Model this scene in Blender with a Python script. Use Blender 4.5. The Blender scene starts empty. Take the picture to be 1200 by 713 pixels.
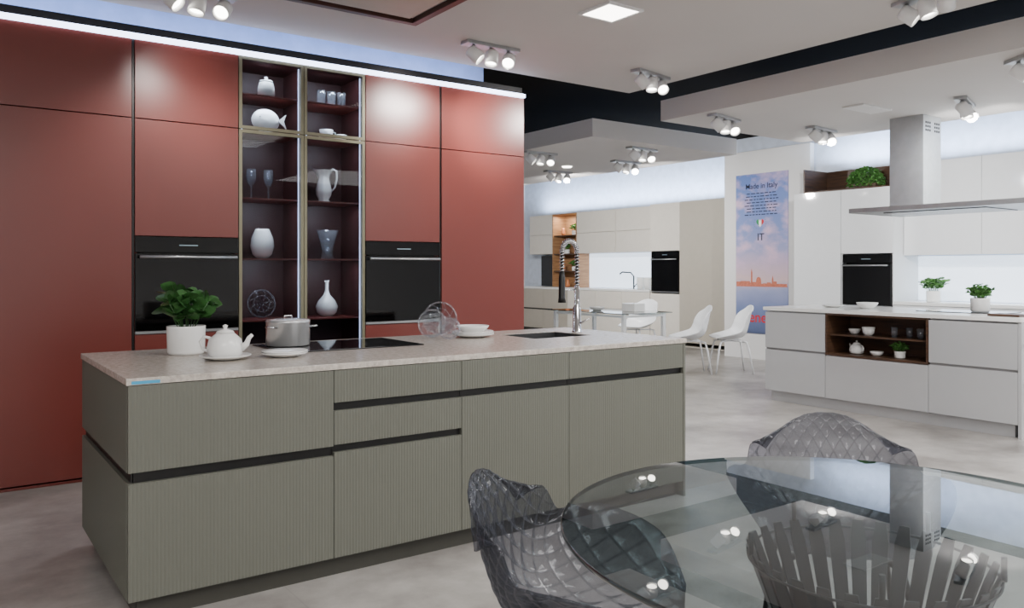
import bpy, math, random
from mathutils import Vector, Matrix, Euler
random.seed(7)
COL = bpy.context.scene.collection

# ------------------------------------------------------------------ materials
def lin(c):
    c = c/255.0
    return c/12.92 if c <= 0.04045 else ((c+0.055)/1.055)**2.4
def rgb(c): return (lin(c[0]), lin(c[1]), lin(c[2]), 1)
def M(name, col, rough=0.5, metal=0.0, var=0.06, scale=12, bump=0.0, emis=0.0, ecol=None, coat=0.0, spec=0.5):
    m = bpy.data.materials.new(name); m.use_nodes = True
    nt = m.node_tree; b = nt.nodes['Principled BSDF']
    tc = nt.nodes.new('ShaderNodeTexCoord'); n = nt.nodes.new('ShaderNodeTexNoise')
    n.inputs['Scale'].default_value = scale; n.inputs['Detail'].default_value = 4
    nt.links.new(tc.outputs['Object'], n.inputs['Vector'])
    r = nt.nodes.new('ShaderNodeValToRGB')
    a = rgb(col)
    r.color_ramp.elements[0].position = 0.3; r.color_ramp.elements[1].position = 0.7
    r.color_ramp.elements[0].color = (a[0]*(1-var), a[1]*(1-var), a[2]*(1-var), 1)
    r.color_ramp.elements[1].color = (min(1, a[0]*(1+var)), min(1, a[1]*(1+var)), min(1, a[2]*(1+var)), 1)
    nt.links.new(n.outputs['Fac'], r.inputs['Fac']); nt.links.new(r.outputs['Color'], b.inputs['Base Color'])
    b.inputs['Roughness'].default_value = rough; b.inputs['Metallic'].default_value = metal
    b.inputs['Specular IOR Level'].default_value = spec
    if coat: b.inputs['Coat Weight'].default_value = coat; b.inputs['Coat Roughness'].default_value = 0.05
    if bump:
        bp = nt.nodes.new('ShaderNodeBump'); bp.inputs['Strength'].default_value = bump; bp.inputs['Distance'].default_value = 0.01
        nt.links.new(n.outputs['Fac'], bp.inputs['Height']); nt.links.new(bp.outputs['Normal'], b.inputs['Normal'])
    if emis:
        b.inputs['Emission Color'].default_value = rgb(ecol or col); b.inputs['Emission Strength'].default_value = emis
    return m
def glass(name, tint=(235, 242, 240), refl=1.0, ior=1.5, rough=0.0, haze=0.0, hcol=(240, 243, 250)):
    m = bpy.data.materials.new(name); m.use_nodes = True
    nt = m.node_tree; nt.nodes.clear()
    out = nt.nodes.new('ShaderNodeOutputMaterial'); mix = nt.nodes.new('ShaderNodeMixShader')
    tr = nt.nodes.new('ShaderNodeBsdfTransparent'); gl = nt.nodes.new('ShaderNodeBsdfGlossy')
    tr.inputs['Color'].default_value = rgb(tint); gl.inputs['Roughness'].default_value = rough
    fr = nt.nodes.new('ShaderNodeFresnel'); fr.inputs['IOR'].default_value = ior
    ge = nt.nodes.new('ShaderNodeNewGeometry')
    inv = nt.nodes.new('ShaderNodeMath'); inv.operation = 'SUBTRACT'; inv.inputs[0].default_value = 1.0
    nt.links.new(ge.outputs['Backfacing'], inv.inputs[1])
    mu = nt.nodes.new('ShaderNodeMath'); mu.operation = 'MULTIPLY'
    nt.links.new(fr.outputs['Fac'], mu.inputs[0]); nt.links.new(inv.outputs[0], mu.inputs[1])
    m2 = nt.nodes.new('ShaderNodeMath'); m2.operation = 'MULTIPLY'; m2.inputs[1].default_value = refl; m2.use_clamp = True
    nt.links.new(mu.outputs[0], m2.inputs[0]); nt.links.new(m2.outputs[0], mix.inputs[0])
    src = tr.outputs[0]
    if haze:
        df = nt.nodes.new('ShaderNodeBsdfTranslucent'); df.inputs['Color'].default_value = rgb(hcol)
        d2 = nt.nodes.new('ShaderNodeBsdfDiffuse'); d2.inputs['Color'].default_value = rgb(hcol)
        a1 = nt.nodes.new('ShaderNodeMixShader'); a1.inputs[0].default_value = 0.5
        nt.links.new(df.outputs[0], a1.inputs[1]); nt.links.new(d2.outputs[0], a1.inputs[2])
        a2 = nt.nodes.new('ShaderNodeMixShader'); a2.inputs[0].default_value = haze
        nt.links.new(tr.outputs[0], a2.inputs[1]); nt.links.new(a1.outputs[0], a2.inputs[2]); src = a2.outputs[0]
    nt.links.new(src, mix.inputs[1]); nt.links.new(gl.outputs[0], mix.inputs[2])
    nt.links.new(mix.outputs[0], out.inputs[0])
    return m
FA, FB = 6.5, 10.0
def smoke_mat():
    m = bpy.data.materials.new('smoke_polycarbonate'); m.use_nodes = True
    nt = m.node_tree; nt.nodes.clear(); L = nt.links.new
    def N(t): return nt.nodes.new(t)
    def mth(op, a=None, b=None, clamp=False):
        n = N('ShaderNodeMath'); n.operation = op; n.use_clamp = clamp
        for i, v in ((0, a), (1, b)):
            if v is None: continue
            if isinstance(v, (int, float)): n.inputs[i].default_value = v
            else: L(v, n.inputs[i])
        return n.outputs[0]
    out = N('ShaderNodeOutputMaterial'); mix = N('ShaderNodeMixShader')
    uv = N('ShaderNodeUVMap'); uv.uv_map = 'UVMap'; sep = N('ShaderNodeSeparateXYZ'); L(uv.outputs[0], sep.inputs[0])
    a = mth('MULTIPLY', sep.outputs[0], FA); b = mth('MULTIPLY', sep.outputs[1], FB)
    s1 = mth('ABSOLUTE', mth('SINE', mth('MULTIPLY', mth('ADD', a, b), math.pi)))
    s2 = mth('ABSOLUTE', mth('SINE', mth('MULTIPLY', mth('SUBTRACT', a, b), math.pi)))
    line = mth('SUBTRACT', 1.0, mth('MULTIPLY', mth('MINIMUM', s1, s2), 4.2), True)
    tr = N('ShaderNodeBsdfTransparent'); tr.inputs['Color'].default_value = (0.68, 0.69, 0.73, 1)
    pb = N('ShaderNodeBsdfPrincipled'); pb.inputs['Base Color'].default_value = (0.07, 0.073, 0.085, 1)
    pb.inputs['Roughness'].default_value = 0.05; pb.inputs['Specular IOR Level'].default_value = 1.0
    lw = N('ShaderNodeLayerWeight'); lw.inputs['Blend'].default_value = 0.22
    f = mth('ADD', mth('ADD', mth('MULTIPLY', lw.outputs['Fresnel'], 0.55), 0.11), mth('MULTIPLY', line, 0.26), True)
    L(f, mix.inputs[0]); L(tr.outputs[0], mix.inputs[1]); L(pb.outputs[0], mix.inputs[2]); L(mix.outputs[0], out.inputs[0])
    return m
def floor_mat():
    m = bpy.data.materials.new('floor_concrete'); m.use_nodes = True
    nt = m.node_tree; b = nt.nodes['Principled BSDF']; L = nt.links.new
    tc = nt.nodes.new('ShaderNodeTexCoord')
    n1 = nt.nodes.new('ShaderNodeTexNoise'); n1.inputs['Scale'].default_value = 1.6; n1.inputs['Detail'].default_value = 8; n1.inputs['Roughness'].default_value = 0.65
    n2 = nt.nodes.new('ShaderNodeTexNoise'); n2.inputs['Scale'].default_value = 9; n2.inputs['Detail'].default_value = 8
    L(tc.outputs['Object'], n1.inputs['Vector']); L(tc.outputs['Object'], n2.inputs['Vector'])
    r = nt.nodes.new('ShaderNodeValToRGB'); r.color_ramp.elements[0].position = 0.35; r.color_ramp.elements[1].position = 0.68
    r.color_ramp.elements[0].color = rgb((126, 121, 117)); r.color_ramp.elements[1].color = rgb((182, 178, 173))
    r2 = nt.nodes.new('ShaderNodeValToRGB'); r2.color_ramp.elements[0].color = (0.78, 0.78, 0.78, 1); r2.color_ramp.elements[1].color = (1.12, 1.12, 1.12, 1)
    mx = nt.nodes.new('ShaderNodeMix'); mx.data_type = 'RGBA'; mx.blend_type = 'MULTIPLY'; mx.inputs[0].default_value = 0.8
    L(n1.outputs['Fac'], r.inputs['Fac']); L(n2.outputs['Fac'], r2.inputs['Fac'])
    L(r.outputs[0], mx.inputs[6]); L(r2.outputs[0], mx.inputs[7])
    br = nt.nodes.new('ShaderNodeTexBrick'); br.offset = 0.0; br.inputs['Scale'].default_value = 1.0
    br.inputs['Brick Width'].default_value = 1.2; br.inputs['Row Height'].default_value = 1.2; br.inputs['Mortar Size'].default_value = 0.003
    br.inputs['Color1'].default_value = (1, 1, 1, 1); br.inputs['Color2'].default_value = (0.95, 0.95, 0.95, 1); br.inputs['Mortar'].default_value = (0.85, 0.85, 0.85, 1)
    L(tc.outputs['Object'], br.inputs['Vector'])
    mx2 = nt.nodes.new('ShaderNodeMix'); mx2.data_type = 'RGBA'; mx2.blend_type = 'MULTIPLY'; mx2.inputs[0].default_value = 1
    L(mx.outputs[2], mx2.inputs[6]); L(br.outputs['Color'], mx2.inputs[7]); L(mx2.outputs[2], b.inputs['Base Color'])
    b.inputs['Roughness'].default_value = 0.30
    return m
def stone_mat():
    m = bpy.data.materials.new('worktop_stone'); m.use_nodes = True
    nt = m.node_tree; b = nt.nodes['Principled BSDF']; L = nt.links.new
    tc = nt.nodes.new('ShaderNodeTexCoord')
    n1 = nt.nodes.new('ShaderNodeTexNoise'); n1.inputs['Scale'].default_value = 40; n1.inputs['Detail'].default_value = 10; n1.inputs['Roughness'].default_value = 0.75
    v = nt.nodes.new('ShaderNodeTexVoronoi'); v.inputs['Scale'].default_value = 100
    L(tc.outputs['Object'], n1.inputs['Vector']); L(tc.outputs['Object'], v.inputs['Vector'])
    r = nt.nodes.new('ShaderNodeValToRGB'); r.color_ramp.elements[0].position = 0.36; r.color_ramp.elements[1].position = 0.64
    r.color_ramp.elements[0].color = rgb((165, 156, 147)); r.color_ramp.elements[1].color = rgb((206, 199, 190))
    r2 = nt.nodes.new('ShaderNodeValToRGB'); r2.color_ramp.elements[0].color = (1.04, 1.04, 1.03, 1); r2.color_ramp.elements[1].color = (0.84, 0.83, 0.82, 1)
    mx = nt.nodes.new('ShaderNodeMix'); mx.data_type = 'RGBA'; mx.blend_type = 'MULTIPLY'; mx.inputs[0].default_value = 0.7
    L(n1.outputs['Fac'], r.inputs['Fac']); L(v.outputs['Distance'], r2.inputs['Fac'])
    L(r.outputs[0], mx.inputs[6]); L(r2.outputs[0], mx.inputs[7]); L(mx.outputs[2], b.inputs['Base Color'])
    b.inputs['Roughness'].default_value = 0.25
    return m
def wood_mat(name, c1, c2):
    m = bpy.data.materials.new(name); m.use_nodes = True
    nt = m.node_tree; b = nt.nodes['Principled BSDF']; L = nt.links.new
    tc = nt.nodes.new('ShaderNodeTexCoord'); mp = nt.nodes.new('ShaderNodeMapping'); mp.inputs['Scale'].default_value = (2, 2, 25)
    n = nt.nodes.new('ShaderNodeTexNoise'); n.inputs['Scale'].default_value = 2; n.inputs['Detail'].default_value = 6
    L(tc.outputs['Object'], mp.inputs[0]); L(mp.outputs[0], n.inputs['Vector'])
    r = nt.nodes.new('ShaderNodeValToRGB'); r.color_ramp.elements[0].position = 0.3; r.color_ramp.elements[1].position = 0.7
    r.color_ramp.elements[0].color = rgb(c1); r.color_ramp.elements[1].color = rgb(c2)
    L(n.outputs['Fac'], r.inputs['Fac']); L(r.outputs[0], b.inputs['Base Color']); b.inputs['Roughness'].default_value = 0.45
    return m

m_red = M('red_lacquer', (112, 48, 41), 0.32, var=0.02, scale=3, spec=0.65)
m_redin = M('red_interior', (58, 24, 24), 0.5, var=0.03)
m_dark = M('black_metal', (10, 10, 10), 0.4)
m_olive = M('olive_ribbed_lacquer', (97, 98, 89), 0.42, var=0.015, scale=2)
m_olived = M('olive_plinth', (58, 57, 51), 0.5)
m_bronze = M('bronze_frame', (128, 124, 102), 0.4, 0.4)
m_white = M('white_ceramic', (236, 236, 234), 0.15, var=0.01)
m_whitel = M('white_lamp', (236, 236, 236), 0.35, var=0.01)
m_gloss = M('white_gloss_lacquer', (224, 226, 228), 0.06, var=0.01, coat=0.5)
m_grgloss = M('grey_gloss_lacquer', (176, 177, 179), 0.05, var=0.01, coat=0.9)
m_grip = M('light_grip_profile', (150, 150, 150), 0.4, var=0.01)
m_beige = M('beige_lacquer', (220, 214, 203), 0.35, var=0.02)
m_taupe = M('taupe_lacquer', (178, 171, 158), 0.4, var=0.02)
m_wtop = M('white_worktop', (234, 234, 232), 0.2, var=0.02)
m_steel = M('brushed_steel', (176, 178, 180), 0.33, 0.85, var=0.05, scale=30)
m_hood = M('hood_steel', (172, 176, 178), 0.36, 0.72, var=0.06, scale=14)
m_sink = M('sink_steel', (104, 105, 106), 0.35, 0.9, var=0.05, scale=30)
m_pot = M('polished_steel', (222, 223, 224), 0.24, 0.65, var=0.02)
m_chrome = M('chrome', (215, 217, 220), 0.08, 1.0, var=0.01)
m_blackgl = M('black_oven_glass', (4, 4, 5), 0.05, var=0.0, spec=0.4)
m_ovenin = M('oven_trim_grey', (60, 62, 66), 0.25, 0.7)
m_glassd = glass('cabinet_door_glass', (218, 222, 226), 0.22)
m_glasso = glass('glassware', (240, 243, 247), 1.4, 1.5, haze=0.09)
m_tglass = glass('table_glass', (212, 220, 221), 1.3, 1.52)
m_smoke = smoke_mat()
m_floor = floor_mat()
m_stone = stone_mat()
m_wall = M('white_paint', (222, 221, 220), 0.7, var=0.02, scale=3)
m_ceil = M('ceiling_paint', (204, 200, 197), 0.8, var=0.015, scale=2)
m_ceild = M('dark_ceiling_paint', (19, 16, 12), 0.9, var=0.05, scale=2, spec=0.1)
m_wallb = M('blue_lit_wallpaint', (202, 211, 226), 0.7, var=0.08, scale=8)  # blue LED wash on the walls partly tinted into the paint colour
m_led = M('led_strip', (225, 232, 255), 0.5, var=0, emis=7.0, ecol=(210, 222, 255))
m_ledc = M('led_cabinet', (200, 215, 255), 0.5, var=0, emis=3.2, ecol=(205, 218, 255))
m_lens = M('lamp_lens', (255, 250, 240), 0.5, var=0, emis=14.0, ecol=(255, 250, 240))
m_panel = M('ceiling_light_diffuser', (255, 250, 240), 0.5, var=0, emis=10.0, ecol=(255, 248, 238))
m_splash = M('lit_backsplash', (225, 235, 245), 0.2, var=0.02, emis=1.8, ecol=(218, 232, 250))  # backsplash is no lamp; its lit look is put in as emission
m_walnut = wood_mat('walnut', (50, 34, 25), (86, 60, 42))
m_oak = wood_mat('oak_niche', (138, 100, 70), (180, 138, 98))
m_leaf = M('leaf_green', (80, 128, 62), 0.4, var=0.35, scale=25)
m_leafd = M('leaf_dark_green', (52, 92, 46), 0.28, var=0.45, scale=25)
m_soil = M('soil', (50, 38, 30), 0.9, var=0.3, scale=60)
m_base = M('table_base_dark', (64, 65, 68), 0.3, 0.1, var=0.04)
m_brown = M('brown_frame', (74, 48, 42), 0.35, 0.3)
m_blue = M('blue_sticker', (60, 150, 190), 0.5)
m_txt = M('dark_print', (40, 44, 62), 0.7, var=0)
m_laurel = M('blue_print', (96, 108, 150), 0.7, var=0)
m_txtr = M('red_print', (196, 44, 50), 0.7, var=0)
m_txtw = M('white_print', (240, 240, 240), 0.7, var=0)
m_txtg = M('green_print', (40, 140, 80), 0.7, var=0)
m_bld = M('sunlit_building_print', (190, 110, 86), 0.7, var=0.2, scale=30)
m_disp = M('oven_display', (120, 140, 150), 0.5, var=0, emis=0.25)
m_wchair = M('white_plastic', (234, 236, 238), 0.3, var=0.01)
m_jar = M('jar_orange', (206, 130, 84), 0.4)

# ------------------------------------------------------------------ mesh builder
class MB:
    def __init__(s): s.v = []; s.f = []; s.sm = []; s.mi = []
    def add(s, vs, fs, smooth=False, mi=0):
        o = len(s.v); s.v += [tuple(p) for p in vs]
        for f in fs: s.f.append([i+o for i in f]); s.sm.append(smooth); s.mi.append(mi)
    def box(s, a, b, mi=0):
        x0, x1 = sorted((a[0], b[0])); y0, y1 = sorted((a[1], b[1])); z0, z1 = sorted((a[2], b[2]))
        s.add([(x0,y0,z0),(x1,y0,z0),(x1,y1,z0),(x0,y1,z0),(x0,y0,z1),(x1,y0,z1),(x1,y1,z1),(x0,y1,z1)],
              [(0,3,2,1),(4,5,6,7),(0,1,5,4),(1,2,6,5),(2,3,7,6),(3,0,4,7)], False, mi)
        return s
    def lathe(s, c, prof, n=32, mi=0, closed=True, sx=1.0, sy=1.0):
        vs = []; fs = []
        for r, z in prof:
            for i in range(n):
                a = 2*math.pi*i/n; vs.append((c[0]+r*sx*math.cos(a), c[1]+r*sy*math.sin(a), c[2]+z))
        for k in range(len(prof)-1):
            for i in range(n):
                j = (i+1) % n; fs.append((k*n+i, k*n+j, (k+1)*n+j, (k+1)*n+i))
        s.add(vs, fs, True, mi)
        if closed:
            o = len(s.v)-len(vs)
            if prof[0][0] > 1e-5: s.f.append([o+i for i in range(n)][::-1]); s.sm.append(False); s.mi.append(mi)
            if prof[-1][0] > 1e-5: s.f.append([o+(len(prof)-1)*n+i for i in range(n)]); s.sm.append(False); s.mi.append(mi)
        return s
    def tube(s, pts, r, n=10, mi=0, cap=True):
        pts = [Vector(p) for p in pts]; rs = r if isinstance(r, (list, tuple)) else [r]*len(pts)
        vs = []; up = None
        for k, p in enumerate(pts):
            t = (pts[min(k+1, len(pts)-1)]-pts[max(k-1, 0)]).normalized()
            if up is None:
                up = Vector((0, 0, 1)) if abs(t.z) < 0.9 else Vector((1, 0, 0))
            up = (up - t*up.dot(t)).normalized(); w = t.cross(up)
            for i in range(n):
                a = 2*math.pi*i/n; vs.append(p+up*math.cos(a)*rs[k]+w*math.sin(a)*rs[k])
        fs = []
        for k in range(len(pts)-1):
            for i in range(n):
                j = (i+1) % n; fs.append((k*n+i, k*n+j, (k+1)*n+j, (k+1)*n+i))
        s.add(vs, fs, True, mi)
        if cap:
            o = len(s.v)-len(vs)
            s.f.append([o+i for i in range(n)][::-1]); s.sm.append(False); s.mi.append(mi)
            s.f.append([o+(len(pts)-1)*n+i for i in range(n)]); s.sm.append(False); s.mi.append(mi)
        return s
    def obj(s, name, mats, parent=None, bevel=0.0, label=None, recalc=True):
        me = bpy.data.meshes.new(name)
        o = parent.location if parent else Vector((0, 0, 0))
        me.from_pydata([(p[0]-o[0], p[1]-o[1], p[2]-o[2]) for p in s.v], [], s.f)
        for p, sm, mi in zip(me.polygons, s.sm, s.mi): p.use_smooth = sm; p.material_index = mi
        if not isinstance(mats, (list, tuple)): mats = [mats]
        for m in mats: me.materials.append(m)
        if recalc:
            import bmesh
            bm = bmesh.new(); bm.from_mesh(me); bmesh.ops.recalc_face_normals(bm, faces=bm.faces); bm.to_mesh(me); bm.free()
        ob = bpy.data.objects.new(name, me); COL.objects.link(ob)
        if parent: ob.parent = parent
        if bevel:
            b = ob.modifiers.new('Bevel', 'BEVEL'); b.width = bevel; b.segments = 2; b.limit_method = 'ANGLE'
        if label: ob['label'] = label
        return ob

def thing(name, loc, label, cat, group=None):
    e = bpy.data.objects.new(name, None); e.empty_display_size = 0.1; e.location = loc; COL.objects.link(e)
    e['label'] = label; e['category'] = cat
    if group: e['group'] = group
    return e
def tag(o, label, cat, group=None):
    o['label'] = label; o['category'] = cat
    if group: o['group'] = group
    return o
def copy_tree(t, parent=None):
    n = t.copy(); COL.objects.link(n); n.parent = parent
    for c in list(t.children): copy_tree(c, n)
    return n
def copy_thing(t, loc, rz=0.0):
    n = copy_tree(t); n.location = loc; n.rotation_euler = (0, 0, rz); return n
def struct(name, a, b, mat):
    o = MB().box(a, b).obj(name, mat); o['kind'] = 'structure'; return o
def text(s, size, mat, name, parent, loc, rot, align='CENTER'):
    cu = bpy.data.curves.new('txt', 'FONT'); cu.body = s; cu.size = size; cu.align_x = align; cu.extrude = 0.0005; cu.offset = size*0.012
    tmp = bpy.data.objects.new('txt', cu); COL.objects.link(tmp)
    dg = bpy.context.evaluated_depsgraph_get(); me = bpy.data.meshes.new_from_object(tmp.evaluated_get(dg))
    bpy.data.objects.remove(tmp)
    me.materials.clear(); me.materials.append(mat)
    o = bpy.data.objects.new(name, me); COL.objects.link(o); o.parent = parent
    o.location = Vector(loc)-parent.location; o.rotation_euler = rot
    return o

# ------------------------------------------------------------------ room
struct('floor', (-3, -3, -0.1), (12, 15.2, 0), m_floor)
struct('ceiling', (-3, -3, 3.32), (12, 15.2, 3.42), m_ceild)
struct('ceiling', (-3, -3, 3.0), (5.36, 5.57, 3.12), m_ceil)
struct('ceiling', (5.66, -3, 2.75), (7.9, 5.45, 2.945), m_ceil)
struct('ceiling', (5.72, 6.50, 2.75), (8.08, 15.0, 2.945), m_ceil)
struct('wall_back', (-3, 6.30, 0), (4.19, 6.4, 3.32), m_wallb)
struct('wall_divider', (4.09, 6.4, 0), (4.19, 15.0, 3.32), m_wall)
struct('wall_left', (-3.1, -3, 0), (-3, 6.4, 3.32), m_wall)
struct('wall_front', (-3, -3.1, 0), (12, -3, 3.32), m_wall)
struct('wall_right', (10.02, -3, 0), (10.15, 8.25, 3.32), m_wallb)
struct('wall_pillar', (9.93, 6.72, 0), (10.02, 8.22, 3.1), m_wall)
struct('wall_kitchen', (11.12, 8.25, 0), (11.2, 15.0, 3.32), m_wallb)
struct('wall_return', (10.15, 8.22, 0), (11.12, 8.25, 3.32), m_wall)
struct('wall_far', (4.09, 15.0, 0), (11.2, 15.1, 3.32), m_wall)
v = MB().box((6.45, 3.85, 2.735), (6.9, 4.05, 2.7495)).obj('ceiling_vent', m_wall, bevel=0.003)
tag(v, 'flat white rectangular air vent in lowered ceiling panel', 'vent')
v = MB().lathe((7.1, 8.6, 2.735), [(0.0, 0), (0.06, 0), (0.07, 0.0145)], 32).obj('ceiling_downlight', m_panel)
tag(v, 'small round recessed downlight in lowered ceiling panel', 'ceiling light')

# ------------------------------------------------------------------ cabinets
def cb(mb, face, fr, a0, a1, d0, d1, z0, z1, mi=0):
    if face == 'Y': mb.box((a0, fr+d0, z0), (a1, fr+d1, z1), mi)
    else: mb.box((fr+d0, a0, z0), (fr+d1, a1, z1), mi)
def flute(mb, face, fr, a0, a1, thick, z0, z1, pitch=0.0140, dep=0.0016):
    n = max(2, int(round((a1-a0)/pitch))); p = (a1-a0)/n; pts = []
    for i in range(n):
        s = a0+i*p
        pts += [(s, dep), (s+p*0.12, dep*0.6), (s+p*0.28, 0.0002), (s+p*0.5, 0), (s+p*0.72, 0.0002), (s+p*0.88, dep*0.6)]
    pts.append((a1, dep))
    vs = []
    for z in (z0, z1):
        for a, d in pts:
            vs.append((a, fr+d, z) if face == 'Y' else (fr+d, a, z))
    k = len(pts); fs = [(i, i+1, k+i+1, k+i) for i in range(k-1)]
    if face != 'Y': fs = [f[::-1] for f in fs]
    mb.add(vs, fs, True)
    cb(mb, face, fr, a0, a1, dep, thick, z0, z1)
def cabinet(name, face, fr, a0, a1, z0, z1, depth, fronts, mfront, mbody, label, cat='cabinet', group=None,
            fluted=False, gaps=(), shelves=(), bevel=0.0015, opentop=False, th=0.02, mgap=None):
    mid = (a0+a1)/2
    loc = (mid, fr+depth/2, z0) if face == 'Y' else (fr+depth/2, mid, z0)
    t = thing(name, loc, label, cat, group)
    b = MB(); w = 0.016; g = 0.0008; bo = th+0.014 if gaps else th+0.001
    cb(b, face, fr, a0+g, a0+w, bo, depth, z0, z1)
    cb(b, face, fr, a1-w, a1-g, bo, depth, z0, z1)
    cb(b, face, fr, a0+w, a1-w, bo, depth, z0, z0+w)
    if not opentop: cb(b, face, fr, a0+w, a1-w, bo, depth, z1-w, z1)
    cb(b, face, fr, a0+w, a1-w, depth-w, depth, z0+w, z1-w)
    for zs in shelves: cb(b, face, fr, a0+w, a1-w, th+0.03, depth-w, zs-0.009, zs+0.009)
    b.obj('body', mbody, t)
    for f in fronts:
        nm, fz0, fz1 = f[:3]; fa0, fa1 = (f[3], f[4]) if len(f) > 4 else (a0, a1)
        m = MB()
        if fluted: flute(m, face, fr, fa0+0.0012, fa1-0.0012, th, fz0, fz1); m.obj(nm, mfront, t, recalc=False)
        else: cb(m, face, fr, fa0+0.0015, fa1-0.0015, 0, th, fz0, fz1); m.obj(nm, mfront, t, bevel=bevel)
    if gaps:
        m = MB()
        for gz0, gz1 in gaps: cb(m, face, fr, a0+g, a1-g, th+0.001, th+0.013, gz0-0.01, gz1+0.01)
        m.obj('grip_channel', mgap or m_dark, t)
    return t

FR = 5.66; TOP = 2.82; SP = 2.31
redlab = 'tall satin red lacquered cabinet with full height door'
for (a0, a1) in ((-1.45, -0.62), (-0.62, 0.21), (0.21, 1.045)):
    cabinet('tall_cabinet', 'Y', FR, a0, a1, 0.0, TOP, 0.62, [('door', 0.03, SP-0.003), ('door', SP+0.003, TOP)], m_red, m_red, redlab, 'cabinet', 'red tall cabinets')
cabinet('tall_cabinet', 'Y', FR, 3.357, 4.19, 0.0, TOP, 0.62, [('door', 0.03, SP-0.003), ('door', SP+0.003, TOP)], m_red, m_red, redlab, 'cabinet', 'red tall cabinets')
for (a0, a1) in ((1.062, 1.726), (2.685, 3.34)):
    cabinet('oven_cabinet', 'Y', FR, a0, a1, 0.0, TOP, 0.62,
            [('drawer', 0.03, 0.905), ('door', 1.55, SP-0.003), ('door', SP+0.003, TOP)], m_red, m_red,
            'tall satin red cabinet housing a black built-in oven', 'cabinet', 'red oven cabinets', shelves=(0.905, 1.56))
for x in (1.046, 3.341):
    o = MB().box((x+0.001, FR+0.012, 0.0), (x+0.0145, FR+0.5, TOP)).obj('grip_profile', m_dark)
    tag(o, 'black vertical recessed grip profile between red tall cabinets', 'cabinet trim', 'vertical grip profiles')
def oven(face, fr, a0, a1, z0, z1, label):
    mid = (a0+a1)/2; loc = (mid, fr+0.25, z0) if face == 'Y' else (fr+0.25, mid, z0)
    t = thing('built_in_oven', loc, label, 'oven', None); h = z1-z0
    b = MB(); cb(b, face, fr, a0+0.04, a1-0.04, 0.02, 0.5, z0+0.005, z1-0.005); b.obj('body', m_dark, t)
    b = MB(); cb(b, face, fr, a0, a1, -0.004, 0.018, z1-0.105, z1); p = b.obj('control_panel', m_blackgl, t, bevel=0.002)
    b = MB(); cb(b, face, fr, mid-0.06, mid+0.06, -0.0052, -0.0042, z1-0.060, z1-0.052); d = b.obj('display', m_disp, t)
    b = MB(); cb(b, face, fr, a0, a1, -0.006, 0.018, z0+0.02, z1-0.112); b.obj('oven_door', m_blackgl, t, bevel=0.002)
    b = MB(); cb(b, face, fr, a0, a1, -0.004, 0.018, z0, z0+0.017); b.obj('trim', m_steel, t)
    b = MB()
    zc = z1-0.135
    f = (lambda a, d, z: (a, fr+d, z)) if face == 'Y' else (lambda a, d, z: (fr+d, a, z))
    b.tube([f(a0+0.02, -0.045, zc), f(a1-0.02, -0.045, zc)], 0.010)
    for a in (a0+0.05, a1-0.05): b.tube([f(a, -0.006, zc), f(a, -0.045, zc)], 0.006)
    b.obj('handle', m_steel, t)
    return t
oven('Y', FR, 1.0645, 1.7235, 0.910, 1.547, 'black glass built-in oven in red tall cabinet beside plant')
oven('Y', FR, 2.6875, 3.3375, 0.910, 1.547, 'black glass built-in oven in red tall cabinet beside display unit')

o = MB().box((-1.45, FR-0.02, TOP+0.004), (4.19, FR+0.02, TOP+0.034)).obj('led_strip_light', m_led); tag(o, 'long cool white LED strip running along top of red cabinets', 'light')
o = MB().box((-1.45, FR+0.03, TOP+0.002), (4.19, FR+0.1, TOP+0.098)).obj('top_filler', m_dark); tag(o, 'black filler rail above red tall cabinets', 'cabinet trim')

def display():
    a0, a1, mid = 1.728, 2.683, 2.198
    t = thing('display_cabinet', ((a0+a1)/2, FR+0.3, 0), 'glass-fronted display cabinet with bronze frame and dark red shelves', 'display cabinet')
    b = MB()
    b.box((a0+.001, FR+0.025, 0), (a0+0.02, FR+0.42, TOP)); b.box((a1-0.02, FR+0.025, 0), (a1-.001, FR+0.42, TOP))
    b.box((mid-0.01, FR+0.025, 0), (mid+0.01, FR+0.42, TOP)); b.box((a0+0.02, FR+0.40, 0), (a1-0.02, FR+0.42, TOP))
    b.box((a0+0.02, FR+0.025, TOP-0.02), (a1-0.02, FR+0.4, TOP)); b.box((a0+0.02, FR+0.025, 0.03), (a1-0.02, FR+0.4, 0.06))
    b.obj('body', m_redin, t)
    for (x0, x1) in ((a0+0.021, mid-0.011), (mid+0.011, a1-0.021)):
        for z in (0.5, 0.97, 1.41, 1.84, 2.31, 2.575):
            MB().box((x0, FR+0.06, z-0.012), (x1, FR+0.398, z)).obj('shelf', m_red, t, bevel=0.001)
    for (x0, x1) in ((a0+0.002, mid-0.002), (mid+0.002, a1-0.002)):
        for (z0, z1) in ((0.03, SP-0.003), (SP+0.003, TOP)):
            d = MB(); w = 0.022
            d.box((x0, FR, z0), (x0+w, FR+0.022, z1)); d.box((x1-w, FR, z0), (x1, FR+0.022, z1))
            d.box((x0+w, FR, z0), (x1-w, FR+0.022, z0+w)); d.box((x0+w, FR, z1-w), (x1-w, FR+0.022, z1))
            dd = d.obj('door', m_bronze, t)
            g = MB().box((x0+w, FR+0.008, z0+w), (x1-w, FR+0.013, z1-w)).obj('glass_pane', m_glassd, t)
            g.parent = dd
    for x in (mid-0.030, mid+0.030, a1-0.030, a0+0.030):
        MB().box((x-0.003, FR+0.03, 0.06), (x+0.003, FR+0.036, TOP-0.03)).obj('led_profile', m_ledc, t)
    return t
display()

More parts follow.
